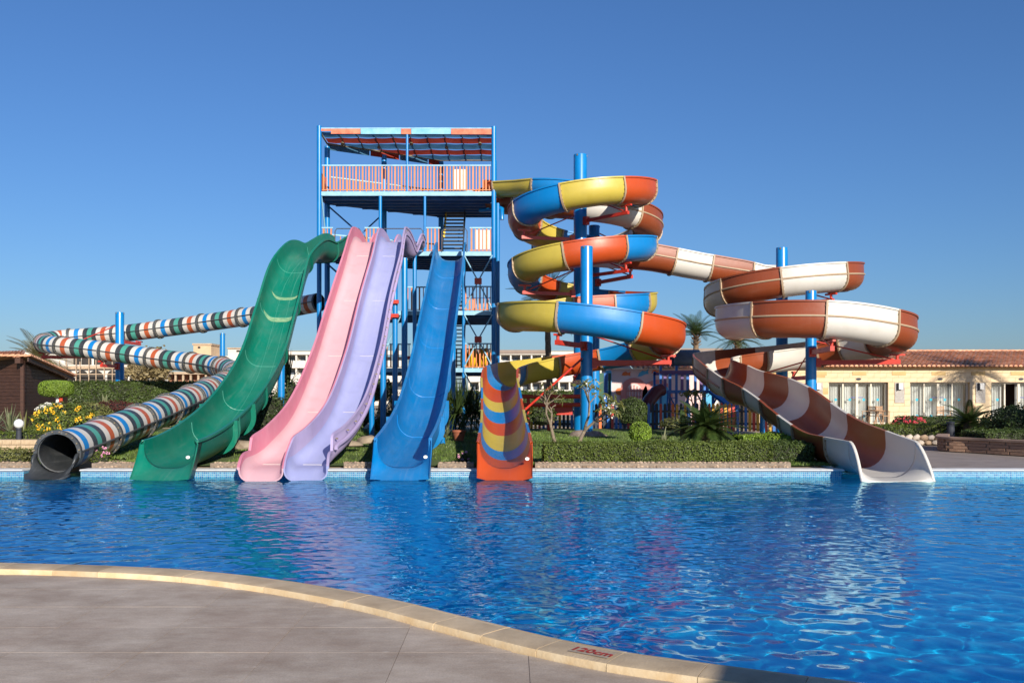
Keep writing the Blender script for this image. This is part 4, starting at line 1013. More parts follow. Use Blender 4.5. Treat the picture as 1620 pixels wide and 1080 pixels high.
# cross arms on the slide posts
def around(P, path, degs, zr, dz, prof=.10, br=.9):
    for dg in degs:
        a = math.radians(dg); c = P[1]; best = None
        for i, p in enumerate(path.p):
            if zr[0] <= p.z <= zr[1]:
                an = math.atan2(p.y-c.y, p.x-c.x); e = abs((an-a+PI) % (2*PI)-PI)
                if (p.xy-c.xy).length < 4.2 and (best is None or e < best[0]): best = (e, i)
        if best and best[0] < .15: arm(P, path, best[1], path.p[best[1]].z-dz, prof=prof, brace_up=br)
around(P1, sP1, (-50, 195, 80), (6.9, 8.6), .35); around(P1, sP1, (-50, 195, 80), (4.9, 6.7), .35)
around(P1f, sP1, (-115, 0), (2.4, 3.6), .32, .13, None); around(P1f, sP1, (-5, 95), (1.8, 3.4), .30, .12, .9)
around(P1b, sP2, (-60, 20, 140), (6.2, 8.4), .32, .12, .8)
around(P2, sP2, (-60, 190, 70), (4.3, 5.8), .32, .12, .7)
around(P2f, sP2, (-95, -15, 170), (2.6, 3.4), .32, .13, .7); around(P2f, sP2, (85, 150), (1.7, 2.6), .32, .12, .9)
i = nearest(tubeP, PL[1].x, 46, 4, 6); arm(PL, tubeP, i, tubeP.p[i].z-.62, under=.47, prof=.12)
i = nearest(tubeP, PL[1].x, 42.2, 3, 4.2); arm(PL, tubeP, i, tubeP.p[i].z-.68, under=.47, prof=.12)
i = nearest(tubeP, -22.9, 44.5, 3, 5); arm(PL, tubeP, i, tubeP.p[i].z-.70, under=.47, prof=.12, brace_up=1.5)
# paired tie rods from the front pole down to the last curve of the colourful slide
q = sP1.p[nearest(sP1, -.3, 27.2, .5, 2)]
for d in (0, .16): part('tie_rod', MB().tube([P1f[1]+Vector((-.15, -.1+d, 2.75)), Vector((q.x+.72, q.y+d, q.z+.15))], .035, 8), M['red'], P1f[0], 60)
for (px, Y, z_) in ((612, 33, 4.4), (612, 33, 4.9), (650, 36, 3.0)):
    x = (px-HX)*Y/FPX; part('support_arm', MB().bar((x-.3, Y-.15, z_), (x+.45, Y-.15, z_), .12, .13), M['red'], tw); part('support_arm', MB().box((x+.1, Y-.18, z_), (.18, .14, .28)), M['red'], tw)
# ------------------------------------------------------------------ plants
def rdir():
    z = R.uniform(-1, 1); a = R.uniform(0, 2*PI); r = math.sqrt(1-z*z); return Vector((r*math.cos(a), r*math.sin(a), z))
def leaf(mb, p, n, s, asp=.5, m=0):
    """one folded leaf of length s at p, its face towards n"""
    n = Vector(n).normalized(); t = n.cross(rdir())
    if t.length < 1e-3: t = n.orthogonal()
    t.normalize(); b = n.cross(t); f = n*s*.12
    o = len(mb.v); p = Vector(p)
    mb.v += [tuple(p-t*s*.5), tuple(p+b*s*asp*.5+f), tuple(p+t*s*.5), tuple(p-b*s*asp*.5+f)]
    mb.f += [(o, o+1, o+2), (o, o+2, o+3)]; mb.m += [m, m]
def cloud_ell(mb, c, rx, ry, rz, n, s, depth=.28, seed=0, lump=.22, zmin=None, jit=.9, m=0):
    c = Vector(c)
    for _ in range(n):
        d = rdir()
        if zmin is not None and d.z < zmin: d.z = abs(d.z)*.6+zmin*.4; d.normalize()
        k = 1+lump*mnoise.noise(d*2.3+Vector((seed*7.3, seed, 0)))+lump*.6*mnoise.noise(d*6+Vector((seed, 0, 3)))
        k *= 1-depth*R.random()**2
        p = c+Vector((d.x*rx, d.y*ry, d.z*rz))*k; leaf(mb, p, d+rdir()*jit, s*R.uniform(.7, 1.3), .55, m)
def cloud_box(mb, x0, x1, y0, y1, z0, z1, n, s, amp=.06, jit=.8, sides=('f', 't', 'l', 'r'), top_slope=0):
    A = {'f': (x1-x0)*(z1-z0), 't': (x1-x0)*(y1-y0), 'l': (y1-y0)*(z1-z0), 'r': (y1-y0)*(z1-z0)}; tot = sum(A[k] for k in sides)
    for k in sides:
        for _ in range(int(n*A[k]/tot)):
            x, y, z = R.uniform(x0, x1), R.uniform(y0, y1), R.uniform(z0, z1); d = Vector((0, -1, 0)); e = abs(R.gauss(0, .03))
            if k == 'f': y = y0+e
            elif k == 't': z = z1-e; d = Vector((0, 0, 1))
            elif k == 'l': x = x0+e; d = Vector((-1, 0, 0))
            else: x = x1-e; d = Vector((1, 0, 0))
            w_ = amp*mnoise.noise(Vector((x*1.3, y*1.3, z*1.9)))+amp*.7*mnoise.noise(Vector((x*5, y*5, z*5)))+amp*1.2*(R.random()**6)
            p = Vector((x, y, z))+d*w_
            leaf(mb, p, d+rdir()*jit, s*R.uniform(.65, 1.3), .55)
LM = {}
LM['hedge'] = leafmat('hedge_leaves', (0.072, 0.109, 0.017), (0.138, 0.174, 0.029)); LM['hedgedark'] = leafmat('dark_hedge_leaves', (0.041, 0.072, 0.014), (0.080, 0.116, 0.023))
LM['bright'] = leafmat('bright_bush_leaves', (0.145, 0.246, 0.020), (0.246, 0.348, 0.043)); LM['olive'] = leafmat('olive_leaves', (0.109, 0.123, 0.029), (0.174, 0.174, 0.051))
LM['dark'] = leafmat('dark_leaves', (0.026, 0.052, 0.013), (0.058, 0.090, 0.020)); LM['palm'] = leafmat('palm_leaves', (0.032, 0.065, 0.014), (0.072, 0.109, 0.026), rough=.4)
LM['sage'] = leafmat('pale_leaves', (.16, .19, .09), (.30, .31, .18)); LM['red'] = leafmat('dark_red_leaves', (.055, .010, .010), (.11, .022, .018)); LM['tan'] = leafmat('dry_tan_leaves', (.20, .155, .07), (.34, .27, .14))
LM['palmlit'] = leafmat('sunlit_palm_leaves', (.16, .15, .06), (.28, .25, .12))  # lit copy of the palm green: sunlight put into the leaf colour
FL = {k: mat('petals_'+k, c, .6, .1, 9) for k, c in (('yellow', (.85, .48, .01)), ('red', (.55, .03, .06)), ('pink', (.75, .32, .5)), ('white', (.75, .74, .66)))}
M['core'] = mat('shrub_dark_core', (.018, .022, .008), .95, .3, 4); M['bark'] = mat('grey_bark', (.15, .115, .08), .85, .25, 12, bump=.8, bscale=25, col2=(.28, .22, .155)); M['palmbark'] = mat('palm_bark', (.13, .085, .05), .9, .3, 9, bump=1, bscale=18, stretch=(1, 1, 3), col2=(.26, .18, .11))  # core is near-black: shade behind the leaves put into its colour

def hedge(label, x0, x1, y0, y1, z0, z1, n, s=.06, lm='hedge', sides=('f', 't', 'l', 'r'), cat='hedge', amp=.05):
    t = thing('hedge', label, cat, ((x0+x1)/2, (y0+y1)/2, z0)); d = .05
    mb = MB(); mb.span(x0+d, x1-d, y0+d, y1-d, z0, z1-d); part('dark_core', mb, M['core'], t)
    mb = MB(); cloud_box(mb, x0, x1, y0, y1, z0, z1, n, s, amp, sides=sides); part('foliage', mb, LM[lm], t, kind='stuff'); return t
def bush(label, c, rx, ry, rz, n, s=.07, lm='hedge', flowers=None, nf=0, fs=.06, name='bush', cat='bush', seed=None, lump=.22, zmin=-.35, jit=.9):
    seed = seed if seed is not None else R.randint(0, 99); t = thing(name, label, cat, (c[0], c[1], c[2]-rz*.6))
    part('dark_core', MB().blob(c, rx*.78, ry*.78, rz*.78, seed, .2, 2), M['core'], t)
    mb = MB(); cloud_ell(mb, c, rx, ry, rz, n, s, .28, seed, lump, zmin, jit); part('foliage', mb, LM[lm], t, kind='stuff')
    if flowers:
        mb = MB()
        for _ in range(nf):
            d = rdir(); d.z = abs(d.z); d.y = -abs(d.y); d.normalize(); p = Vector(c)+Vector((d.x*rx, d.y*ry, d.z*rz))*R.uniform(.92, 1.08)
            for _ in range(9): leaf(mb, p+rdir()*fs*.9, Vector((0, -1, .6))+rdir()*.6, fs, .8)
        part('blossoms', mb, FL[flowers], t, kind='stuff')
    return t
def frond_mesh(name, L, droop, leaf_len, n=26, lift=.0, vee=.5, mat_=None, wd=.035):
    """a feather frond along +X, leaflets to both sides"""
    mb = MB(); pts = []
    for k in range(n+1):
        t = k/n; pts.append(Vector((L*t*(1-.12*droop*t), 0, L*(lift*t-droop*t*t*.8))))
    mb.tube([pts[0], pts[n//3], pts[2*n//3], pts[n]], [L*.014, L*.010, L*.006, L*.002], 4)
    for k in range(2, n+1):
        t = k/n; p = pts[k]; q = pts[k-1]; ax = (p-q).normalized(); l_ = leaf_len*math.sin(PI*min(1, .12+.88*t**.8))**.6*(1 if t < .97 else .6)+.02
        for sg in (-1, 1):
            d = (Vector((0, sg, 0))*(1-.35*t)+ax*(.45+.5*t)+Vector((0, 0, vee-1.0*droop*t*.5))).normalized(); w_ = ax*wd*.5
            e = p+d*l_*R.uniform(.9, 1.08)-Vector((0, 0, .10*l_)); o = len(mb.v); mid = p+d*l_*.45
            mb.v += [tuple(p-w_*.5), tuple(mid-w_), tuple(e), tuple(mid+w_), tuple(p+w_*.5)]; mb.f.append((o, o+1, o+2, o+3, o+4)); mb.m.append(0)
    return mb.mesh(name, mat_)
def crown(t, c, meshes, n, el0, el1, s0=.85, s1=1.1):
    """fronds round a growing point, from the outer drooping ones to the upright heart"""
    for k in range(n):
        f = (k+.5)/n; az = k*2.39996+R.uniform(-.2, .2); el = el0+(el1-el0)*f**1.1
        o = bpy.data.objects.new('frond', R.choice(meshes)); C.objects.link(o); o.parent = t
        o.location = Vector(c)-ORG[t.name]; o.rotation_euler = (0, -el, az); o.rotation_mode = 'XYZ'
        s_ = R.uniform(s0, s1); o.scale = (s_, s_, s_)
PF = [frond_mesh('palm_frond', 2.3, d, .55, 30, .0, .35, LM['palm'], .05) for d in (.35, .5, .65)]
PFL = [frond_mesh('sunlit_palm_frond', 2.4, d, .6, 24, .0, .35, LM['palmlit'], .07) for d in (.3, .5)]
CF = [frond_mesh('cycad_frond', 1.0, d, .19, 30, .0, .25, LM['palm'], .036) for d in (.35, .5, .62)]
def palm(label, x, y, zc, scale=1.0, n=26, r=.16, meshes=None, lean=0, el=(-.55, 1.35), zb=0.0, name='palm_tree'):
    t = thing(name, label, 'palm tree', (x, y, zb)); pts = [(x+lean*(1-q)**2, y, zb+(zc-zb)*q) for q in np.linspace(0, 1, 26)]
    rr = [r*(1.25-.35*q+(.10 if k % 2 else 0)) for k, q in enumerate(np.linspace(0, 1, 26))]; part('trunk', MB().tube(pts, rr, 10), M['palmbark'], t, 60)
    stubs = MB()
    for k in range(26):
        a = k*2.4; q = .86+.14*k/26; p = Vector((x, y, zb+(zc-zb)*q)); d = Vector((math.cos(a), math.sin(a), .8)).normalized(); stubs.bar(p+d*r*.6, p+d*(r+.22), .07, .03)
    part('leaf_stubs', stubs, M['palmbark'], t, kind='stuff')
    crown(t, (x, y, zc+.05), meshes or PF, n, el[0], el[1], .85*scale, 1.1*scale); return t
def cycad(label, c, s, n=34, group=None):
    t = thing('cycad', label, 'cycad', c, group); part('trunk', MB().blob((c[0], c[1], c[2]+.12*s), .17*s, .17*s, .22*s, 5, .3, 2), M['palmbark'], t)
    crown(t, (c[0], c[1], c[2]+.28*s), CF, n, -.25, 1.15, .85*s, 1.15*s); return t
def blades(label, c, n, L, wd, lm, cat, name, up=.6, spread=1.0, curl=.5):
    t = thing(name, label, cat, c); mb = MB()
    for k in range(n):
        az = R.uniform(0, 2*PI); el = R.uniform(up*.4, 1.45); l_ = L*R.uniform(.7, 1.1); d = Vector((math.cos(az)*math.cos(el)*spread, math.sin(az)*math.cos(el)*spread, math.sin(el))); sd = Vector((-math.sin(az), math.cos(az), 0))
        o = len(mb.v); P0 = Vector(c); K = 5
        for j in range(K+1):
            q = j/K; p = P0+d*l_*q-Vector((0, 0, curl*l_*q*q*math.cos(el))); w_ = wd*(1-q)**.7*.5+.002
            mb.v += [tuple(p-sd*w_), tuple(p+sd*w_)]
        for j in range(K): mb.f.append((o+2*j, o+2*j+1, o+2*j+3, o+2*j+2)); mb.m.append(0)
    part('leaf_blades', mb, LM[lm], t, kind='stuff'); return t
def rock(label, c, s, seed):
    return solo('rock', MB().blob(c, s[0], s[1], s[2], seed, .35, 2, 0, -.3), M['rockm'], label, 'rock', smooth=40)
M['rockm'] = mat('garden_rock', (.22, .17, .12), .9, .25, 3, bump=.8, bscale=12, col2=(.38, .31, .23))
def limb(mb, p, d, L, r, depth, tips, spread=.55):
    pts = [Vector(p)]; dd = Vector(d).normalized()
    for k in range(3): dd = (dd+rdir()*.13+Vector((0, 0, .05))).normalized(); pts.append(pts[-1]+dd*L/3)
    mb.tube(pts, [r, r*.9, r*.8, r*.72], 7)
    if depth == 0: tips.append((pts[-1], dd)); return
    for k in range(2 if R.random() < .7 else 3): limb(mb, pts[-1], dd+rdir()*spread+Vector((0, 0, .15)), L*R.uniform(.62, .85), r*.68, depth-1, tips, spread)
def frangipani(label, c, h, seed, lean=(0, 0, 1), nleaf=4, depth=3, whites=False):
    st_ = R.getstate(); R.seed(seed); t = thing('frangipani', label, 'small tree', c); mb = MB(); tips = []
    limb(mb, c, lean, h*.30, h*.034, depth+1, tips, .85); part('branches', mb, M['bark'], t, 60)
    lf = MB(); fl_ = MB()
    for p, d in tips:
        for k in range(nleaf):
            a = rdir(); a.z = abs(a.z)*.5; q = p+a*.10; leaf(lf, q+a*.12, Vector((0, -.3, 1))+rdir()*1.3, .20, .28)
        if whites and R.random() < .35:
            for k in range(5): leaf(fl_, p+rdir()*.06+Vector((0, 0, .05)), rdir(), .06, .8)
    part('leaves', lf, LM['olive'], t, kind='stuff')
    if fl_.v: part('blossoms', fl_, FL['white'], t, kind='stuff')
    R.setstate(st_); return t
def V(px, py, Y): p = W(px, py, Y); return (p.x, p.y, p.z)

# lawn grass
def grass():
    rg = np.random.default_rng(3); n = 90000; y = 20.0+13*rg.random(n)**1.5; x = -15.5+22.5*rg.random(n)
    k = ~((x > TX0-.05) & (x < TX1+.05) & (y < 21.7))
    for P in (gP, bP, tP, sP1):
        for p in P.p[::3]:
            if p.z < .35: k &= ~((abs(x-p.x) < (1.05 if P is tP else .62)) & (abs(y-p.y) < .4))
    x, y = x[k], y[k]; n = len(x)
    t = np.clip((y-20.9)/6, 0, 1); z = .015+.19*t+.03*np.sin(x*.7)*t*np.sin(y*.6)
    patch = np.array([mnoise.noise(Vector((a*.8, b*.8, 0))) for a, b in zip(x, y)]); h = .035+.035*rg.random(n)+.03*np.clip(patch, -.6, 1); az = rg.random(n)*2*PI; w_ = .006+.006*rg.random(n)
    ln = rg.normal(0, .03, (n, 2)); vs = np.empty((n, 3, 3)); ca, sa = np.cos(az)*w_, np.sin(az)*w_
    vs[:, 0] = np.column_stack([x-ca, y-sa, z-.01]); vs[:, 1] = np.column_stack([x+ca, y+sa, z-.01]); vs[:, 2] = np.column_stack([x+ln[:, 0], y+ln[:, 1], z+h])
    me = bpy.data.meshes.new('grass'); me.from_pydata(vs.reshape(-1, 3).tolist(), [], np.arange(3*n).reshape(-1, 3).tolist()); me.materials.append(leafmat('grass_blades', (.08, .16, .02), (.18, .24, .055), .4))
    o = bpy.data.objects.new('grass', me); C.objects.link(o); o['label'] = 'short green grass blades of the lawn behind the pool'; o['kind'] = 'stuff'
grass()

# pebble kerb between coping and lawn
def kerb():
    t = thing('pebble_kerb', 'low kerb of brown and grey pebbles along the far pool edge', 'kerb', (0, 19.7, 0)); mb = MB()
    gaps = [(TX0-.06, TX1+.06)]+[(P.at(P.i(P.L-.6), 0, 0).x-w_, P.at(P.i(P.L-.6), 0, 0).x+w_) for P, w_ in ((gP, .68), (tP, 1.08), (bP, .68), (sP1, .66))]
    ends = [-16]+[v for g in gaps for v in g]+[6.0]
    for a, b in zip(ends[::2], ends[1::2]): mb.span(a, b, 19.58, 19.92, -.03, .10)
    part('mortar_bed', mb, mat('kerb_mortar', (.22, .17, .13), .95, .2, 8, bump=.6), t)
    st = MB()
    for x in np.arange(-15.9, 5.95, .085):
        if any(a-.04 < x < b+.04 for a, b in gaps): continue
        for row in range(3):
            z_ = .02+row*.042; st.blob((x+R.uniform(-.03, .03), 19.585+R.uniform(-.01, .01)+.02*row, z_+R.uniform(-.01, .01)), R.uniform(.03, .055), .03, R.uniform(.018, .03), R.randint(0, 99), .3, 1)
        st.blob((x, 19.72+R.uniform(-.08, .12), .105), R.uniform(.03, .06), R.uniform(.03, .06), .022, R.randint(0, 99), .3, 1)
    part('pebbles', st, mat('kerb_pebbles', (.25, .17, .11), .85, .2, 3, col2=(.44, .33, .24), island=.35), t, 60, kind='stuff')
kerb()
# --- front row, left of the slides
yk = 20.0
hedge('low clipped hedge strip at the left edge, right behind the pool', -14.5, -10.75, 20.0, 20.7, .0, .33, 5000, .055, 'olive')
bk = thing('garden_wall', 'low cream stone block wall behind the left hedge strip', 'garden wall', (-13, 22, 0)); part('wall_core', MB().span(-16, -11.5, 22.0, 22.3, 0, .48), mat('wall_mortar', (.42, .33, .22), .9, .15, 8), bk)
M['block'] = mat('cream_wall_block', (.46, .33, .20), .85, .15, 1.5, bump=.5, bscale=30, col2=(.62, .47, .31), island=.18)
mblk = MB().box((0, 0, 0), (1, 1, 1)).mesh('wall_block', M['block'])
for row in range(4):
    for k in range(20):
        o = bpy.data.objects.new('wall_block', mblk); C.objects.link(o); o.parent = bk; o.location = Vector((-15.9+k*.225+(row % 2)*.11, 21.99+R.uniform(-.008, .008), .06+row*.12))-ORG[bk.name]; o.scale = (.215, .06, .108)
hedge('clipped green hedge on top of the cream stone wall', -16, -11.3, 22.4, 23.2, .1, .62, 4500, .06, 'hedge')
lt = thing('globe_lamp', 'garden lamp with a white globe on a short black post', 'garden lamp', (-12.0, 22.15, .45)); part('lamp_post', MB().lathe((-12.0, 22.15, .45), [(.06, 0), (.06, .26), (.075, .27), (.075, .30)], 14), M['dark'], lt, 40)
part('globe', MB().lathe((-12.0, 22.15, .75), [(.05, 0), (.10, .05), (.115, .11), (.10, .17), (.05, .215), (.01, .225)], 18), mat('white_globe', (.8, .8, .78), .25, .03, 2), lt, 180)
for k, (px, py, Y, n_) in enumerate(((15, 684, 24.5, 26), (38, 688, 25.5, 20), (-8, 680, 26, 22), (58, 690, 26.5, 16))): blades(['spiky plant with long pale green leaves at the left picture edge', 'spiky plant with drooping leaves beside the globe lamp', 'spiky plant half cut by the left picture edge', 'small spiky plant between the globe lamp and the yellow flowers'][k], V(px, py, Y), n_*2, .85, .055, 'sage' if k % 2 == 0 else 'olive', 'plant', 'spiky_plant', .5, 1.0, .5)
bush('bush covered in yellow flowers in front of the wooden hut', V(104, 664, 25.5), .85, .6, .48, 2600, .075, 'hedge', 'yellow', 24, .055, 'flower_bush', 'flower bush')
bush('second yellow flowering bush, low, beside the mouth of the striped tube', V(75, 683, 23.5), .55, .45, .25, 1100, .07, 'hedge', 'yellow', 8, .05, 'flower_bush', 'flower bush')
bush('pale white flowering shrub under the topiary tree', V(82, 649, 27.5), .42, .4, .24, 900, .06, 'sage', 'white', 26, .04, 'flower_bush', 'flower bush')
bush('dark red leaved bush at the foot of the lone left pole', V(182, 648, 31), 1.05, .6, .30, 2200, .06, 'red')
bush('green bush between the yellow flowers and the dark red bush', V(140, 656, 29), .8, .6, .38, 1800, .07, 'olive')
blades('pale cactus like plant in front of the long hedge', V(166, 645, 33), 14, .55, .14, 'sage', 'cactus', 'cactus', .7, .8, .0)
tp = thing('topiary_tree', 'flat topped clipped topiary tree with a white painted trunk', 'topiary', V(91, 652, 29)); c = V(89, 615, 29)
part('trunk', MB().tube([(c[0]+.08, c[1], -.1+.1), (c[0]+.06, c[1], c[2]-.1)], [.09, .07], 10), M['white'], tp, 60); part('dark_core', MB().blob(c, .40, .36, .20, 2, .1, 2), M['core'], tp)
mb = MB(); 
for _ in range(5200):
    d = rdir(); k = (abs(d.x)**3.2+abs(d.y)**3.2+abs(d.z)**3.2)**(-1/3.2); k *= 1-.06*R.random(); leaf(mb, (c[0]+d.x*k*.48, c[1]+d.y*k*.44, c[2]+d.z*k*.27*(1 if d.z > 0 else .95)), d+rdir()*.7, .05, .55)
part('foliage', mb, LM['bright'], tp, kind='stuff')
p = V(96, 632, 28.9); solo('warning_sign', MB().box((p[0], p[1], p[2]), (.11, .02, .16)), M['redbox'], 'small red sign beside the topiary trunk', 'sign')
hedge('long tall clipped hedge closing the garden on the left', -22.0, -12.0, 43.0, 44.2, 0, 2.12, 17000, .12, 'hedgedark', ('f', 't', 'r'), amp=.08)
bush('pink flowering plant between the striped tube and the green slide', V(158, 724, 20.6), .28, .22, .24, 500, .05, 'hedge', 'pink', 12, .03, 'flower_bush', 'flower bush')
bush('dry brown shrub behind the striped tube', V(178, 700, 23.4), .35, .3, .28, 500, .06, 'tan')
# --- between the slides
rock('tan boulder beside the foot of the pink lane', V(392, 706, 22.6), (.40, .3, .16), 3); rock('flat boulder between the lavender lane and the blue slide', V(556, 704, 23.4), (.34, .25, .12), 7); rock('smaller boulder next to the blue slide', V(583, 698, 24.5), (.30, .25, .15), 9); rock('pale stone behind the blue slide', V(690, 690, 25.2), (.22, .2, .14), 11)
for k, (px, py, Y, rx, rz) in enumerate(((425, 660, 29, .75, .8), (462, 640, 34, .95, .9), (480, 665, 30.5, .6, .55), (540, 668, 33, .8, .8), (568, 650, 36.5, .7, 1.0), (618, 672, 33, .75, .6), (648, 650, 36, .9, .8), (520, 690, 27, .6, .3))):
    bush(['dark shrub under the green slide', 'tall dark shrub behind the pink lane', 'dark low shrub left of the pink lane', 'shrub in the shade under the twin lanes', 'tall shrub behind the lavender lane', 'low shrub between the lavender lane and the blue slide', 'bushy shrub at the foot of the tower', 'low creeping shrub under the lavender lane'][k], V(px, py, Y), rx, rx*.7, rz, 1500, .09, 'dark' if k % 2 == 0 else 'hedgedark', lump=.35)
for k, (px, py, Y, L) in enumerate(((724, 684, 29, 1.5), (742, 686, 29.6, 1.6), (752, 684, 30.2, 1.3), (710, 680, 31, 1.3))):
    blades(['dark drooping yucca behind the blue slide', 'largest dark yucca between the blue and the orange slide', 'dark yucca beside the orange slide', 'dark yucca half hidden by the blue slide'][k], (V(px, py, Y)[0], Y, .9), 90, L, .07, 'dark', 'yucca', 'yucca', .2, .8, 1.0)
blades('small pale agave beside the blue slide', V(704, 692, 25.2), 30, .42, .06, 'sage', 'agave', 'agave', .3, 1.0, .2)
M['terracotta'] = mat('terracotta_pot', (.32, .10, .05), .8, .15, 5)
p = V(726, 694, 26.5); solo('flower_pot', MB().lathe((p[0], p[1], p[2]-.05), [(.13, 0), (.19, .24), (.21, .25), (.21, .30), (.18, .30), (.17, .22)], 16), M['terracotta'], 'terracotta flower pot under the dark yuccas', 'flower pot', smooth=40)
bush('small pink flowering plant left of the orange slide', V(733, 727, 20.6), .16, .14, .20, 260, .05, 'hedge', 'pink', 7, .025, 'flower_bush', 'flower bush')
bush('shrub with small white blossoms right of the orange slide', V(858, 660, 32), .55, .5, .35, 900, .07, 'hedgedark')
# --- middle garden
hedge('long low clipped hedge along the pool, right of the orange slide', .72, 5.75, 20.05, 20.75, .05, .50, 15000, .05, 'hedge')
hedge('lighter low hedge returning back beside the brown and white slide', 5.7, 7.35, 22.4, 23.6, .05, .55, 6000, .06, 'bright', cat='hedge'); hedge('dark hedge under the run-out of the brown and white slide', 5.8, 6.9, 20.8, 22.2, .0, .45, 4000, .06, 'hedgedark')
bush('rounded dark green bush in front of the picket fence', V(1000, 652, 27.5), .46, .45, .46, 3600, .055, 'hedgedark', zmin=-.7, lump=.1)
bush('smaller bright green bush in front of the rounded dark one', V(1013, 684, 24.2), .30, .3, .30, 2600, .048, 'bright', zmin=-.8, lump=.1)
bush('low olive shrub beside the cycad', V(1065, 672, 27), .4, .35, .22, 900, .055, 'olive')
frangipani('bare branched frangipani with few leaves on the lawn, nearer the orange slide', V(878, 700, 25.4), 1.65, 12, (-.25, 0, 1), 4, 3)
frangipani('forked frangipani with pale stems in front of the blue poles', (V(912, 712, 22.2)[0], 22.2, .2), 1.75, 22, (.35, 0, 1), 5, 3, True)
frangipani('young leafy frangipani in front of the playhouse', V(1097, 662, 33), 1.3, 31, (0, 0, 1), 9, 2, True)
blades('pale upright cactus on the lawn', V(1049, 703, 22.3), 12, .45, .12, 'sage', 'cactus', 'cactus', .9, .5, .0)
cycad('largest cycad, dark and spreading, on the lawn by the brown and white slide', V(1118, 694, 23.4), 1.0, 64); cycad('pale potted looking cycad at the left foot of the largest one', V(1082, 690, 24.6), .7, 20)
# --- right hand garden
M['brick'] = mat('planter_brick', (.30, .16, .10), .85, .2, 2, bump=.4, bscale=30, col2=(.42, .27, .18), island=.2)
def planter():
    t = thing('planter_wall', 'curved low brick planter wall at the right picture edge', 'planter', V(1560, 720, 22)); pts = [W(1493, 704, 27.2), W(1497, 708, 25.3), W(1540, 714, 24.6), W(1600, 722, 23.6), W(1690, 735, 22.4), W(1800, 748, 21.8)]
    pts = [(p.x, p.y, 0) for p in pts]; s_, A = crom(pts, .05); n = len(A); core = MB(); cap = MB()
    for mb, z0, z1, wd in ((core, 0, .34, .10), (cap, .341, .40, .16)):
        for i in range(0, n, 4):
            t_ = Vector(A[min(i+1, n-1)][:2])-Vector(A[max(i-1, 0)][:2]); nn = Vector((t_.y, -t_.x)).normalized()*wd; x, y = A[i][:2]
            mb.v += [(x+nn.x, y+nn.y, z0), (x+nn.x, y+nn.y, z1), (x-nn.x, y-nn.y, z1), (x-nn.x, y-nn.y, z0)]
        k = len(mb.v)//4
        for i in range(k-1):
            for j in range(4): j2 = (j+1) % 4; mb.f.append((4*i+j, 4*i+j2, 4*i+4+j2, 4*i+4+j)); mb.m.append(0)
        mb.f += [(0, 3, 2, 1), (4*k-4, 4*k-3, 4*k-2, 4*k-1)]; mb.m += [0, 0]
    part('mortar_core', core, mat('brick_mortar', (.24, .17, .12), .9, .2, 8), t); part('capping', cap, mat('planter_capping', (.33, .22, .16), .8, .2, 3), t, 30)
    mbk = MB().box((0, 0, 0), (.205, .05, .07)).mesh('brick', M['brick'])
    for row in range(4):
        for q in range(int(s_[-1]/.22)):
            s0 = q*.22+(.11 if row % 2 else 0); i = min(int(s0/s_[1]), n-2); t_ = Vector(A[i+1][:2])-Vector(A[i][:2]); nn = Vector((t_.y, -t_.x)).normalized()
            o = bpy.data.objects.new('brick', mbk); C.objects.link(o); o.parent = t; o.location = Vector((A[i][0]+nn.x*.095, A[i][1]+nn.y*.095, .05+row*.082))-ORG[t.name]; o.rotation_euler = (0, 0, math.atan2(t_.y, t_.x))
planter()
hedge('dark clipped hedge inside the brick planter', 12.6, 17.5, 24.2, 25.6, .2, .58, 9000, .06, 'hedgedark'); bush('big dark bush at the right picture edge behind the planter', V(1608, 674, 27), .95, .8, .62, 3600, .08, 'dark')
sw = thing('rubble_wall', 'short low wall of pale round stones behind the white slide end', 'garden wall', V(1475, 705, 28)); part('wall_core', MB().span(11.4, 13.5, 28.2, 28.5, 0, .28), M['soil'], sw)
mst = [MB().blob((0, 0, 0), .13, .07, .09, k, .3, 2).mesh('stone', mat('rubble_stone_%d' % k, cc, .85, .2, 4, bump=.5)) for k, cc in enumerate(((.48, .38, .28), (.40, .28, .18), (.52, .44, .36)))]
for m_ in mst: m_.shade_smooth()
for row in range(2):
    for k in range(9): o = bpy.data.objects.new('stone', R.choice(mst)); C.objects.link(o); o.parent = sw; o.location = Vector((11.5+k*.23+row*.1, 28.18, .08+row*.15))-ORG[sw.name]; o.rotation_euler = (R.uniform(-.3, .3), R.uniform(-.5, .5), 0); s_ = R.uniform(.85, 1.1); o.scale = (s_, s_, s_)
hedge('clipped hedge in front of the terrace doors', 11.2, 16.6, 30.5, 31.6, .05, .52, 9000, .065, 'hedge'); hedge('upper dark hedge between the red flowers and the cycad', 14.5, 17.2, 33.5, 34.5, .1, .72, 4000, .07, 'hedgedark')
bush('red flowering bush before the terrace of the stone building', V(1437, 674, 33), .62, .5, .36, 1700, .07, 'hedgedark', 'red', 46, .045, 'flower_bush', 'flower bush')
cycad('cycad in front of the second terrace door of the stone building', V(1533, 682, 30), 1.05, 32)
bo = thing('bollard_lamp', 'dark cylindrical bollard lamp beside the brick planter', 'bollard lamp', V(1504, 699, 28)); c = V(1504, 699, 28); part('lamp_body', MB().lathe(c, [(.11, 0), (.11, .50), (.10, .51), (.10, .56), (.115, .57), (.115, .62), (.02, .64)], 16), M['dark'], bo, 40)
bush('dark shrub behind the exit of the brown and white slide', V(1262, 690, 27.5), .5, .4, .28, 900, .07, 'hedgedark')
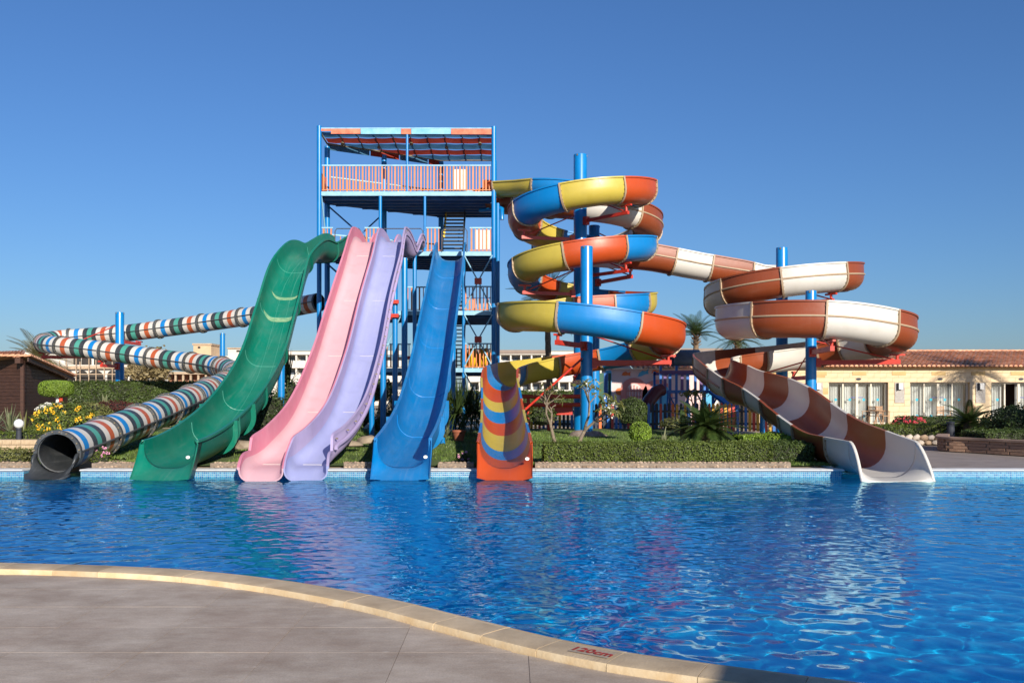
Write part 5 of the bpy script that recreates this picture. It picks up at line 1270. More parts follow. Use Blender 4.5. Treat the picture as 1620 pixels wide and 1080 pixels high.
# paving on the right
solo('side_paving', MB().span(SX1+.35, 40, YE+.36, 30, -.06, -.012), M['pave'], 'grey paving on the right behind the pool', kind='structure')
solo('side_garden', MB().span(10.8, 40, 28.6, 45.2, -.1, .05), M['soil'], 'planted earth in front of the stone building', kind='structure')
solo('terrace', MB().span(12, 40, 42.6, 48, -.1, .06), M['pave'], 'narrow stone terrace in front of the stone building', kind='structure')
# far pool side and palms to the right, out of the picture; their shade falls into it
solo('side_deck', MB().span(17.5, 60, -20, YE+.35, -.4, -.005), M['pave'], 'paving on the right side of the pool', kind='structure')
# ------------------------------------------------------------------ buildings and playground
M['tile'] = mat('terracotta_roof_tile', (.70, .29, .145), .75, .2, 2.5, bump=.3, bscale=25, col2=(.80, .47, .29), island=.22)
M['stone'] = mat('warm_limestone_block', (.66, .49, .29), .85, .1, 1.3, bump=.35, bscale=28, col2=(.76, .60, .39)); M['stoneoch'] = mat('ochre_limestone_block', (.52, .35, .15), .85, .12, 1.5, bump=.4, bscale=28, col2=(.62, .44, .2))
M['smort'] = mat('limestone_joint', (.58, .44, .26), .9, .1, 8); M['greystone'] = mat('grey_stone_cladding', (.34, .31, .28), .85, .25, 9, bump=.8, bscale=22, col2=(.48, .45, .41))
M['frame'] = mat('cream_door_frame', (.66, .60, .48), .45, .06, 3); M['curtain'] = mat('grey_white_curtain', (.60, .59, .57), .95, .05, 3); M['room'] = mat('brown_room_wall', (.16, .10, .07), .9, .2, 1.5)  # room wall, floor and ceiling share one brown
M['teal'] = mat('teal_sticker', (.0, .35, .48), .5, .1, 9); M['navyst'] = mat('navy_bar_sticker', (.05, .07, .30), .5, .1, 9); M['wood'] = mat('teak_chair_wood', (.36, .20, .10), .55, .2, 6, stretch=(1, 1, 6), col2=(.48, .29, .16)); M['chrome'] = mat('lamp_metal', (.55, .54, .52), .35, .1, 4, metal=.6)
def glassmat(name, tint, refl=1.45):
    m = bpy.data.materials.new(name); nt, n, l = nt_of(m); tr = n.new('ShaderNodeBsdfTransparent'); tr.inputs[0].default_value = (*tint, 1); gs = n.new('ShaderNodeBsdfGlossy'); gs.inputs['Roughness'].default_value = .02
    fr = n.new('ShaderNodeFresnel'); fr.inputs[0].default_value = refl; ms = n.new('ShaderNodeMixShader'); l.new(fr.outputs[0], ms.inputs[0]); l.new(tr.outputs[0], ms.inputs[1]); l.new(gs.outputs[0], ms.inputs[2]); l.new(ms.outputs[0], n['Material Output'].inputs[0]); return m
M['glass'] = glassmat('window_glass', (.94, .96, .96), 1.5)
def tile_roof(parent, a, b, c, d, pitch=.24, rows=11, rad=.085, name='roof_tiles'):
    """barrel tiles between eave a-b and ridge d-c"""
    a, b, c, d = map(Vector, (a, b, c, d)); nrm = (b-a).cross(d-a).normalized(); nrm = nrm if nrm.z > 0 else -nrm
    part('roof_deck', MB().quad(a, b, c, d), M['tile'], parent); n = int((b-a).length/pitch); mb = MB(); ul = (b-a).normalized()
    for k in range(n):
        t = (k+.5)/n; p, q = a.lerp(b, t), d.lerp(c, t); dn = (q-p).normalized(); L = (q-p).length
        for r_ in range(rows):
            s0, s1 = L*r_/rows-.04, L*(r_+1)/rows+.015; lift0, lift1 = .035, .005; o = len(mb.v); w0 = rad*R.uniform(.97, 1.05)
            for s_, lf, w_ in ((s0, lift0, w0*1.08), (s1, lift1, w0*.92)):
                for j in range(6): th = PI*j/5; mb.v.append(tuple(p+dn*s_+ul*math.cos(th)*w_+nrm*(math.sin(th)*w_*.95+lf)))
            for j in range(5): mb.f.append((o+j, o+6+j, o+7+j, o+j+1)); mb.m.append(0)
            if r_ == 0: mb.f.append(tuple(o+j for j in range(6))); mb.m.append(0)
    part(name, mb, M['tile'], parent, 50, kind='stuff')

# ---- stone bungalow with terrace doors
BYF = 46.0; bu = thing('bungalow', 'long cream stone bungalow with terracotta roof and glass terrace doors on the right', 'building', (20, BYF, 0)); XB = lambda px: (px-HX)*BYF/FPX
BX0, BX1, ZE, ZD = 12.4, 33.0, 2.86, 2.16
D0 = [(XB(1311), XB(1405)), (XB(1440), XB(1534)), (XB(1568), XB(1662)), (XB(1696), XB(1790))]
part('wall', MB().span(BX0, BX1, BYF+.02, BYF+.32, ZD, ZE), M['smort'], bu)
xs = [BX0]+[v for d_ in D0 for v in d_]+[BX1]
for k in range(0, len(xs), 2): part('wall', MB().span(xs[k], xs[k+1], BYF+.02, BYF+.32, 0, ZD), M['smort'], bu)
part('side_wall', MB().span(BX0, BX0+.3, BYF+.32, BYF+8, 0, ZE), M['smort'], bu); part('back_wall', MB().span(BX0, BX1, BYF+8, BYF+8.3, 0, ZE), M['smort'], bu)
mst = [MB().box((0, 0, 0), (1, 1, 1)).mesh('stone_block', M['stone']), MB().box((0, 0, 0), (1, 1, 1)).mesh('stone_block', M['stoneoch'])]
def blocks(x0, x1, z0, z1, rows, bw):
    h = (z1-z0)/rows
    for r_ in range(rows):
        x = x0-(bw*.5 if r_ % 2 else 0)
        while x < x1-.02:
            a, b2 = max(x, x0), min(x+bw, x1); x += bw
            if b2-a < .06: continue
            o = bpy.data.objects.new('stone_block', mst[0 if R.random() < .95 else 1]); C.objects.link(o); o.parent = bu; o.location = Vector(((a+b2)/2, BYF+.01+R.uniform(-.004, .006), z0+h*(r_+.5)))-ORG[bu.name]; o.scale = (b2-a-.007, .05, h-.007)
blocks(BX0, XB(1700), ZD, ZE, 3, .62)
for k in range(0, len(xs)-3, 2): blocks(xs[k], xs[k+1], .06, ZD, 7, .55)
for zq in (2.62,):
    for x in np.arange(BX0+.8, XB(1690), 2.0): part('ochre_inset', MB().span(x, x+.7, BYF-.035, BYF-.012, zq-.11, zq+.07), M['stoneoch'], bu)
part('eave_board', MB().span(BX0-.3, BX1, BYF-.25, BYF+.3, ZE, ZE+.06), M['stoneoch'], bu)
tile_roof(bu, (BX0-.35, BYF-.42, ZE+.06), (BX1+.3, BYF-.42, ZE+.06), (BX1+.3, BYF+4.1, ZE+1.02), (BX0-.35, BYF+4.1, ZE+1.02))
part('roof_back', MB().quad((BX0-.35, BYF+4.1, ZE+1.0), (BX1+.3, BYF+4.1, ZE+1.0), (BX1+.3, BYF+8.6, ZE+.06), (BX0-.35, BYF+8.6, ZE+.06)), M['tile'], bu)
rc = MB()
for x in np.arange(BX0-.3, BX1, .36): rc.tube([(x, BYF+4.1, ZE+1.04), (x+.40, BYF+4.1, ZE+1.06)], .10, 8)
part('ridge_tiles', rc, M['tile'], bu, 50, kind='stuff')
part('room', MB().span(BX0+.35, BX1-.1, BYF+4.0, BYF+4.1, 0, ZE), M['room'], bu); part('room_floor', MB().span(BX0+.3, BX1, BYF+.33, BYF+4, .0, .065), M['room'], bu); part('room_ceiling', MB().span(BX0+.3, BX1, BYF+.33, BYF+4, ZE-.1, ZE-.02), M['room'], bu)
for di, (a, b2) in enumerate(D0):
    dr = part('terrace_door', MB().span(a, b2, BYF+.18, BYF+.28, ZD-.08, ZD-.002).span(a, a+.08, BYF+.18, BYF+.28, .06, ZD-.081).span(b2-.08, b2, BYF+.18, BYF+.28, .06, ZD-.081).span(a+.081, b2-.081, BYF+.18, BYF+.28, .06, .13), M['frame'], bu)
    pw = (b2-a-.16)/4; op = {2: 1}.get(di)
    for q in range(4):
        x0 = a+.08+q*pw; 
        if q: part('mullion', MB().span(x0-(.06 if q == 2 else .035), x0+(.06 if q == 2 else .035), BYF+.19, BYF+.27, .131, ZD-.082), M['frame'], dr)
        if q == op: continue
        part('pane', MB().span(x0+.03, x0+pw-.03, BYF+.225, BYF+.233, .131, ZD-.083), M['glass'], dr)
        cu = MB(); nx = 40; c0, c1_ = x0+.0, x0+pw*(1 if R.random() < .7 else .82)
        for z_ in (.14, ZD-.09):
            for i in range(nx+1): t = i/nx; cu.v.append((c0+(c1_-c0)*t, BYF+.52+.045*math.sin(t*PI*2*5.5+q)+.02*math.sin(t*31), z_))
        for i in range(nx): cu.f.append((i, i+1, nx+2+i, nx+1+i)); cu.m.append(0)
        part('curtain', cu, M['curtain'], dr, 180)
        cx = x0+pw*.5
        for z_ in ((1.28, .45) if q in (0, 1, 2) else (1.28,)):
            sk_ = MB(); kk = 10; sk_.v = [(cx+.075*math.cos(2*PI*j/kk), BYF+.221, z_+.075*math.sin(2*PI*j/kk)) for j in range(kk)]; sk_.f = [tuple(range(kk))]; sk_.m = [0]; part('safety_sticker', sk_, M['teal'], dr)
        if q in (1, 2): xx = x0+pw*(.82 if q == 1 else .2); part('bar_sticker', MB().quad((xx-.16, BYF+.221, 1.37), (xx+.16, BYF+.221, 1.37), (xx+.16, BYF+.221, 1.41), (xx-.16, BYF+.221, 1.41)), M['navyst'], dr)
    pn = MB(); cx = (a+b2)/2; kk = 16; pn.v = [(cx+.13*math.cos(2*PI*j/kk), BYF-.02-.02*s_, ZD+.16+.06*math.sin(2*PI*j/kk)) for s_ in (0, 1) for j in range(kk)]; pn.f = [tuple(range(kk, 2*kk))]+[(j, (j+1) % kk, kk+(j+1) % kk, kk+j) for j in range(kk)]; pn.m = [0]*len(pn.f)
    part('number_plate', pn, M['dark'], bu)
    px_ = a-.55; part('stone_cladding', MB().span(px_-.24, px_+.24, BYF-.045, BYF-.02, 1.12, ZD-.02), M['greystone'], bu)
    sc = part('wall_lamp', MB().span(px_-.10, px_+.10, BYF-.20, BYF-.047, ZD-.36, ZD-.05), M['chrome'], bu); part('lamp_bracket', MB().span(px_-.14, px_-.105, BYF-.16, BYF-.046, ZD-.40, ZD-.04), M['dark'], sc)
def chair_mesh():
    return {'seat': MB().box((0, 0, .43), (.46, .44, .035)), 'backrest': (lambda m_: [m_.box((0, .22, z_), (.44, .02, .055)) for z_ in (.55, .63, .71, .79, .87)] and m_)(MB()), 'leg': [MB().tube([(sx*.21, sy*.20, 0), (sx*.21, sy*.20+(.02 if sy > 0 else 0), .92 if sy > 0 else .64)], .02, 6) for sx in (-1, 1) for sy in (-1, 1)], 'armrest': [MB().box((sx*.22, 0, .65), (.05, .46, .025)) for sx in (-1, 1)]}
def chair(x, y, rz, label):
    t = thing('terrace_chair', label, 'chair', (0, 0, 0), 'wooden chairs on the terrace'); cm = chair_mesh(); part('seat', cm['seat'], M['wood'], t); part('backrest', cm['backrest'], M['wood'], t)
    for m_ in cm['leg']: part('leg', m_, M['wood'], t)
    for m_ in cm['armrest']: part('armrest', m_, M['wood'], t)
    t.location = (x, y, .06); t.rotation_euler = (0, 0, rz); return t
ch0 = chair(XB(1384), 45.0, .5, 'wooden slatted chair in front of the first terrace door')
copy_thing(ch0, (XB(1366), 45.3, .06), 'chair nearly hidden behind the round table at the first terrace door', -1.1)
copy_thing(ch0, (XB(1481), 45.2, .06), 'wooden slatted chair turned sideways at the second terrace door', .3); copy_thing(ch0, (XB(1521), 45.1, .06), 'wooden chair partly behind the cycad at the second terrace door', -.5); copy_thing(ch0, (XB(1616), 45.2, .06), 'wooden chair at the right picture edge by the open door', .2)
tb = thing('terrace_table', 'round wooden table in front of the first terrace door', 'table', (XB(1372), 44.7, .06)); part('tabletop', MB().lathe((XB(1372), 44.7, .74), [(.36, 0), (.36, .03)], 20), M['wood'], tb, 40)
for k in range(4): a = k*PI/2+.5; part('leg', MB().tube([(XB(1372)+.26*math.cos(a), 44.7+.26*math.sin(a), .06), (XB(1372)-.1*math.cos(a), 44.7-.1*math.sin(a), .76)], .02, 6), M['wood'], tb, 60)

# ---- wooden hut on the left
M['plank'] = mat('dark_stained_plank', (.040, .016, .010), .6, .3, 3, stretch=(1, 1, 8), bump=.4, bscale=20, col2=(.085, .036, .022), island=.25)
hu = thing('wooden_hut', 'dark brown plank hut with a terracotta tiled roof at the left edge', 'hut', W(40, 660, 34)); A = Vector((W(36, 622, 33).x, 33, 0)); B_ = Vector((W(106, 622, 39.5).x, 39.5, 0)); Cc = Vector((A.x-5.2, 36.2, 0))
ZA, ZB_ = 2.80, 2.28
def plank_wall(p, q, zp, zq, inward):
    d = (q-p); L = d.length; d.normalize(); nrm = Vector((d.y, -d.x, 0)); nrm = nrm if nrm.y < 0 or inward else nrm; an = math.atan2(d.y, d.x)
    co = MB(); o_ = nrm*-.06; co.v = [tuple(p+o_), tuple(q+o_), tuple(q+o_+Vector((0, 0, zq))), tuple(p+o_+Vector((0, 0, zp)))]; co.f = [(0, 1, 2, 3)]; co.m = [0]; part('backing', co, M['plank'], hu)
    z_ = .1
    while z_ < max(zp, zq):
        t1 = 1.0
        if zq < zp and z_+.12 > zq: t1 = max(0, (zp-z_-.12)/(zp-zq))
        if t1 > .03:
            e = q if t1 >= 1 else p.lerp(q, t1); m_ = MB(); a, b2 = p+Vector((0, 0, z_+.06)), e+Vector((0, 0, z_+.06)); m_.bar(a+nrm*.012*(1+R.random()*.4), b2+nrm*.012*(1+R.random()*.4), .028, .118); part('plank', m_, M['plank'], hu)
        z_ += .128
plank_wall(A, B_, ZA, ZB_, False); plank_wall(Cc, A, ZA, ZA, False)
part('corner_post', MB().span(A.x-.06, A.x+.06, A.y-.06, A.y+.06, 0, ZA), M['plank'], hu)
Zv = Vector((0, 0, 1)); o1 = Vector((.15, -.45, 0)); ridgeA, ridgeC = A+Vector((-.75, 1.6, 0))+Zv*(ZA+.36), Cc+Vector((-.75, 1.6, 0))+Zv*(ZA+.36)
tile_roof(hu, Cc+Vector((-.3, -.4, ZA+.02)), A+Vector((.08, -.35, ZA+.06)), ridgeA, ridgeC, .22, 7)
dB = (B_-A).normalized(); ov = Vector((dB.y, -dB.x, 0))*.28
tile_roof(hu, B_+dB*.4+ov+Zv*(ZB_+.03), A-dB*.2+ov+Zv*(ZA+.12), A-dB*.2-ov*7+Zv*(ZA+.12), B_+dB*.4-ov*7+Zv*(ZB_+.03), .22, 12)
part('barge_board', MB().bar(A-dB*.2+ov*.8+Zv*(ZA+.02), B_+dB*.4+ov*.8+Zv*(ZB_-.07), .04, .14), M['plank'], hu); part('ridge_end', MB().box(tuple(A+Vector((.0, -.25, ZA-.03))), (.2, .2, .18)), M['plank'], hu)

# ---- far buildings
M['plaster'] = mat('white_plaster', (.62, .57, .50), .9, .1, .4, bump=.2, bscale=5, col2=(.74, .70, .63)); M['holeshade'] = mat('opening_shade_paint', (.035, .03, .026), .9, .2, 2); M['peach'] = mat('peach_plaster', (.62, .44, .27), .9, .1, .5); M['greyroof'] = mat('brown_roof_edge', (.26, .205, .17), .85, .15, .3); M['scaf'] = mat('scaffold_timber', (.45, .33, .22), .8, .2, 2); M['redbrick'] = mat('far_red_brick', (.34, .15, .09), .9, .2, 2)  # openings are plates on the wall, inner shade put into their dark colour
M['balc'] = mat('balcony_shade', (.30, .30, .31), .8, .15, .6); M['winpane'] = mat('far_window_pane', (.10, .12, .15), .15, .2, .5)
def arch_poly(x, z0, w_, h, n=8):
    r = w_/2; return [(x-r, z0), (x+r, z0)]+[(x+r*math.cos(PI*j/n), z0+h-r+r*math.sin(PI*j/n)) for j in range(n+1)]
YW = 90.0; XW = lambda px: (px-HX)*YW/FPX; ZW_ = lambda py: EYE-(py-HY)*YW/FPX
st = thing('villa_under_construction', 'white domed villa under construction with arches and scaffolding far on the left', 'building', (XW(150), YW, 0))
part('wall', MB().span(XW(95), XW(205), YW, YW+10, 0, ZW_(577)).span(XW(30), XW(94.5), YW+1, YW+9, 0, ZW_(556)), M['plaster'], st)
part('upper_wall', MB().span(XW(100), XW(196), YW+2.2, YW+9, ZW_(577)+.01, ZW_(556)), M['plaster'], st)
part('dome', MB().lathe((XW(55), YW+5, ZW_(560)), [(3.2, 0), (3.1, .7), (2.6, 1.4), (1.6, 1.9), (.3, 2.1)], 20), M['plaster'], st, 180); part('parapet', MB().span(XW(95), XW(208), YW-.15, YW+.4, ZW_(584), ZW_(580)), M['scaf'], st)
for px in (106, 121, 139, 152, 166, 188): part('dark_arch_plate', MB().prism_y(arch_poly(XW(px), ZW_(577)+.1, .75 if px not in (121, 166) else 1.0, .95), YW+2.1, YW+2.15), M['holeshade'], st)
for px, w_ in ((108, 1.0), (130, 1.2), (152, 1.6), (178, 1.0), (196, .8)): part('dark_arch_plate', MB().prism_y(arch_poly(XW(px), ZW_(604), w_, 1.15), YW-.06, YW-.01), M['holeshade'], st)
sc = MB()
for px in (101, 112, 127, 134, 147, 159, 171, 184, 197): sc.bar((XW(px), YW-.9, 0), (XW(px)+R.uniform(-.05, .05), YW-.9, ZW_(560+R.uniform(-3, 16))), .07)
for py in (566, 580, 592): sc.bar((XW(98), YW-.9, ZW_(py)), (XW(200), YW-.9, ZW_(py)+R.uniform(-.1, .1)), .08)
part('scaffolding', sc, M['scaf'], st, kind='stuff')
tn = thing('storage_tent', 'white tarpaulin heap beside the villa under construction', 'tarpaulin', (XW(193), 84, 0)); part('tarpaulin', MB().blob((XW(192), 84, .6), 2.2, 1.5, 2.0, 4, .35, 3), mat('white_tarpaulin', (.62, .60, .58), .7, .1, 2), tn, 60)
YV = 110.0; XV = lambda px: (px-HX)*YV/FPX; ZV = lambda py: EYE-(py-HY)*YV/FPX
br = thing('brick_shell_building', 'low unfinished brick and concrete building behind the striped tube', 'building', (XV(300), YV, 0)); part('wall', MB().span(XV(235), XV(380), YV+1.4, YV+8, 0, ZV(592)), M['redbrick'], br); part('roof_slab', MB().span(XV(232), XV(382), YV-.2, YV+8, ZV(592)+.01, ZV(588)), M['scaf'], br)
for px in range(240, 380, 12): part('column', MB().span(XV(px), XV(px)+.22, YV, YV+.25, 0, ZV(592)), M['scaf'], br)
for px in range(243, 376, 24): part('dark_plate', MB().span(XV(px)+.1, XV(px+8), YV+1.34, YV+1.39, ZV(606), ZV(594)), M['holeshade'], br)
YT = 140.0; XT = lambda px: (px-HX)*YT/FPX; ZT = lambda py: EYE-(py-HY)*YT/FPX
pw_ = thing('peach_tower_house', 'peach coloured square roof house seen above the striped tube', 'building', (XT(320), YT, 0)); part('wall', MB().span(XT(306), XT(334), YT, YT+4, 0, ZT(546)), M['peach'], pw_); part('roof_edge', MB().span(XT(304.5), XT(335.5), YT-.15, YT+4.2, ZT(546)+.01, ZT(543)), M['scaf'], pw_); part('window', MB().span(XT(313), XT(317), YT-.04, YT-.005, ZT(551), ZT(548)), M['holeshade'], pw_)
w2 = thing('white_parapet_house', 'long white house with a small roof room right of the peach one', 'building', (XT(355), YT, 0)); part('wall', MB().span(XT(318), XT(425), YT+5, YT+15, 0, ZT(561)), M['plaster'], w2); part('roof_room', MB().span(XT(343), XT(370), YT+5.5, YT+9, ZT(561)+.01, ZT(549)), M['plaster'], w2); part('roof_edge', MB().span(XT(342), XT(371), YT+5.3, YT+9.2, ZT(549)+.01, ZT(547)), M['scaf'], w2); part('window', MB().span(XT(357), XT(363), YT+5.44, YT+5.49, ZT(554), ZT(551)), M['holeshade'], w2)
YH = 120.0; XH = lambda px: (px-HX)*YH/FPX; ZH = lambda py: EYE-(py-HY)*YH/FPX
def hotel(x0, x1, zt, label, roof=True):
    h = thing('hotel', label, 'building', (XH((x0+x1)/2), YH, 0)); part('wall', MB().span(XH(x0), XH(x1), YH+1.3, YH+14, 0, ZH(zt)), M['plaster'], h)
    for z0, z1 in ((561, 555), (582, 577), (604, 599), (627, 623)): part('floor_slab', MB().span(XH(x0), XH(x1), YH-.2, YH+1.29, ZH(z0), ZH(z1)), M['plaster'], h)
    px = x0
    while px < x1-6:
        part('balcony_wall', MB().span(XH(px)-.1, XH(px)+.1, YH, YH+1.28, 0, ZH(561)), M['plaster'], h)
        for z0, z1 in ((577, 562), (599, 583), (623, 605)):
            part('balcony_door', MB().span(XH(px+3.5), XH(px+12), YH+1.22, YH+1.29, ZH(z0)+.05, ZH(z1)-.15), M['winpane'], h); part('balcony_parapet', MB().span(XH(px)+.12, XH(px+16.5)-.12, YH-.1, YH-.0, ZH(z0)+.02, ZH(z0)+.55), M['plaster'], h)
        px += 16.5
    if roof: part('roof', MB().prism_y([(XH(x0)-.4, ZH(zt)+.01), (XH(x1)+.4, ZH(zt)+.01), (XH(x1)+.2, ZH(zt-5.5)), (XH(x0)-.2, ZH(zt-5.5))], YH-.4, YH+14), M['greyroof'], h)
    else: part('roof_edge', MB().span(XH(x0)-.2, XH(x1)+.2, YH-.2, YH+14, ZH(zt)+.01, ZH(zt-1.5)), M['plaster'], h)
    return h
hotel(742, 866, 559, 'white hotel wing with rows of balconies behind the orange slide'); hotel(868, 962, 556, 'white hotel wing with a flat white roof behind the blue spiral poles', False); hotel(1040, 1140, 556.5, 'white hotel wing with a brown roof behind the palm tree'); hotel(452, 520, 556, 'white hotel wing seen between the green and the pink slide', False); hotel(556, 640, 586, 'low white hotel wing seen under the tower', False)
# distant trees
def far_tree(label, px, pyb, pyt, Y, wpx, lm, n=1500, s=.35, lump=.5):
    b = W(px, pyb, Y); tp_ = W(px, pyt, Y); rx = wpx/2*Y/FPX; h = tp_.z-b.z; t = thing('tree', label, 'tree', (b.x, Y, 0)); part('trunk', MB().tube([(b.x, Y, 0), (b.x+.1, Y, b.z+h*.3)], [.16, .1], 7), M['bark'], t, 60)
    for q in range(4): d = rdir(); part('limb', MB().tube([(b.x+.1, Y, b.z+h*.2), (b.x+d.x*rx*.6, Y+d.y*rx*.4, b.z+h*.6)], [.09, .03], 5), M['bark'], t, 60)
    mb = MB(); seeds = R.randint(0, 90)
    for q in range(9):
        d = rdir(); c = (b.x+d.x*rx*.55, Y+d.y*rx*.5, b.z+h*.55+d.z*h*.28); cloud_ell(mb, c, rx*.5, rx*.5, h*.26, n//9, s, .7, seeds+q, lump)
    part('crown', mb, LM[lm], t, kind='stuff')
far_tree('dusty olive feathery tree behind the striped tube', 250, 604, 552, 62, 66, 'tan', 2600, .30); far_tree('grey green tree behind the lone left pole', 222, 606, 570, 66, 46, 'tan', 1500, .3)
far_tree('dark scrubby tree under the low railing of the tower', 600, 640, 600, 50, 60, 'dark', 1500, .22)
palm('bushy palm with sunlight put into its yellowish leaf colour behind the wooden hut', W(62, 0, 58).x, 58, EYE+(622-568)*58/FPX, .95, 30, .2, PFL, 0, (-.3, 1.3))
palm('tall palm whose trunk shows between the spiral and the hotel', W(866, 0, 48).x, 48, EYE+(622-472)*48/FPX, 1.0, 30, .15, PF, .25, (-.5, 1.3))
palm('dark palm crown between the two spirals', W(1101, 0, 48).x, 48, EYE+(622-531)*48/FPX, .72, 24, .14, PF, 0, (.1, 1.4)); palm('palm half hidden behind the brown and white spiral', W(1166, 0, 50).x, 50, EYE+(622-540)*50/FPX, .72, 22, .14, PF, 0, (-.3, 1.35))
blades('dark conifer like plant between the green and pink slides', (W(456, 0, 47).x, 47, 1.9), 60, 2.2, .12, 'dark', 'tree', 'young_conifer', .5, .45, .2)
# palms standing right of the picture: their shade lies on the stone building and the planter
palm('palm to the right of the picture shading the stone building', 26.9, 36.6, 6.6, 1.0, 30, .16, PF, 0, (-.5, 1.3)); palm('palm at the right side of the pool outside the picture', 20.2, 14.4, 5.6, 1.1, 30, .17, PF, 0, (-.5, 1.3))
palm('second palm at the right side of the pool outside the picture', 22.6, 17.0, 5.0, 1.1, 30, .17, PF, 0, (-.5, 1.3))
M['thatch'] = mat('parasol_thatch', (.30, .22, .12), .95, .3, 9, bump=1)
pz = thing('thatched_parasol', 'thatched parasol behind the camera shading the near coping', 'parasol', (4.15, -.8, 0)); part('pole', MB().tube([(4.15, -.8, 0), (4.15, -.8, 2.5)], .05, 8), M['wood'], pz); part('canopy', MB().lathe((4.15, -.8, 2.05), [(1.3, 0), (1.28, .08), (.6, .5), (.05, .75)], 24), M['thatch'], pz, 40)

# ---- children's playground behind the spirals
M['pinkw'] = mat('pale_pink_plaster', (.70, .49, .47), .85, .06, .6, col2=(.78, .60, .57)); M['rosew'] = mat('rose_painted_arch', (.66, .24, .21), .8, .08, 1); M['skyw'] = mat('sky_blue_painted_wall', (.10, .42, .66), .8, .1, 1); M['playblue'] = mat('play_blue_plastic', (.01, .14, .48), .4, .15, 2); M['playpurple'] = mat('play_purple_plastic', (.14, .07, .24), .45, .15, 2); M['playgreen'] = mat('play_green_panel', (.008, .09, .05), .5, .15, 2); M['playyellow'] = mat('play_yellow_paint', (.72, .38, .02), .5, .15, 2); M['greybarrel'] = mat('grey_barrel_roof', (.14, .16, .18), .6, .2, 2)
YP = 45.0; XP = lambda px: (px-HX)*YP/FPX; ZP = lambda py: EYE-(py-HY)*YP/FPX
ph = thing('playhouse', 'pale pink playhouse with rose arches and a tiled roof behind the picket fence', 'playhouse', (XP(1040), YP, 0)); part('wall', MB().span(XP(966), XP(1122), YP, YP+4, 0, ZP(583)), M['pinkw'], ph)
part('corner_pilaster', MB().span(XP(958), XP(967), YP-.12, YP+.2, 0, ZP(586)), M['skyw'], ph); part('corner_pilaster', MB().span(XP(1112), XP(1126), YP-.12, YP+.2, 0, ZP(596)), M['skyw'], ph)
tile_roof(ph, (XP(1000), YP-.35, ZP(583)), (XP(1126), YP-.35, ZP(583)), (XP(1126), YP+1.6, ZP(572)), (XP(1000), YP+1.6, ZP(572)), .24, 5)
part('roof_slope', MB().quad((XP(962), YP-.2, ZP(583)), (XP(999), YP-.2, ZP(583)), (XP(999), YP+1.5, ZP(574)), (XP(962), YP+1.5, ZP(574))), M['tile'], ph)
for px, w_, top, mi_ in ((1003, 1.32, 598, 'window'), (1040, 1.5, 601, 'door')):
    a = part('painted_arch', MB().prism_y(arch_poly(XP(px), .02, w_, ZP(top), 12), YP-.05, YP-.002), M['rosew'], ph)
    if mi_ == 'door': part('arch_door', MB().prism_y(arch_poly(XP(px)+.1, .03, w_*.72, ZP(top)-.22, 12), YP-.075, YP-.051), M['skyw'], a)
    else:
        part('arch_lattice', MB().prism_y(arch_poly(XP(px), ZP(637), w_*.55, ZP(606)-ZP(637), 10), YP-.07, YP-.051), M['pinkw'], a); lt_ = MB()
        for q in range(5): x = XP(px)-.30+q*.15; lt_.bar((x, YP-.08, ZP(637)), (x, YP-.08, ZP(613-4*(1-abs(q-2)/2))), .045)
        for z_ in (618, 627): lt_.bar((XP(px)-.36, YP-.08, ZP(z_)), (XP(px)+.36, YP-.08, ZP(z_)), .045)
        part('lattice_bars', lt_, M['rosew'], a)
def decor(px, py, pts, m_, s=1.0): part('painted_fish', MB().prism_y([(XP(px)+x*s, ZP(py)+z_*s) for x, z_ in pts], YP-.02, YP-.003), M[m_], ph)
FISH = [(-.34, -.10), (-.12, -.14), (.12, -.10), (.30, -.16), (.26, .0), (.32, .14), (.12, .06), (-.05, .17), (-.24, .10)]
decor(1018, 590, [(x, z_+x*.35) for x, z_ in FISH], 'skyw', .85); decor(991, 591, FISH, 'orangepanel', .7); decor(1037, 588, [(x, z_) for x, z_ in FISH], 'orangepanel', .6); decor(980, 619, [(.22*math.cos(2*PI*j/9), .2*math.sin(2*PI*j/9)) for j in range(9)], 'orangepanel', .9)
gp = thing('panel_screen', 'dark green and blue playground panels beside the big blue poles', 'playground panel', (XP(955), 41, 0))
for k, (a, b2, m_) in enumerate(((947, 955, 'playgreen'), (955.5, 962, 'playblue'), (962.5, 967, 'playgreen'))): part('panel', MB().span((a-HX)*41/FPX, (b2-HX)*41/FPX, 41+.04*k, 41.06+.04*k, 0, EYE-(590-HY)*41/FPX), M[m_], gp)
YQ = 38.0; XQ = lambda px: (px-HX)*YQ/FPX; ZQ = lambda py: EYE-(py-HY)*YQ/FPX
pt = thing('play_tower', 'blue and purple play tower with ladder and grey barrel roof', 'playground', (XQ(1072), YQ, 0))
for px in (1045, 1070, 1100, 1128): part('post', MB().span(XQ(px)-.05, XQ(px)+.05, YQ-.05, YQ+.05, 0, ZQ(578)), M['playblue'], pt); part('post', MB().span(XQ(px)-.05, XQ(px)+.05, YQ+1.6, YQ+1.7, 0, ZQ(586)), M['playblue'], pt)
part('top_rail', MB().span(XQ(1043), XQ(1131), YQ-.06, YQ+.06, ZQ(591), ZQ(586)), M['playpurple'], pt); part('deck', MB().span(XQ(1040), XQ(1134), YQ-.1, YQ+1.8, ZQ(622), ZQ(617)), M['playblue'], pt); part('top_rail', MB().span(XQ(1043), XQ(1131), YQ+1.6, YQ+1.7, ZQ(592), ZQ(588)), M['playpurple'], pt)
for k, px in enumerate((1052, 1060, 1079, 1088, 1109, 1119)): part('rail_slat', MB().span(XQ(px)-.06, XQ(px)+.06, YQ-.03, YQ+.03, ZQ(617), ZQ(591)), M['playblue' if k % 2 else 'playpurple'], pt)
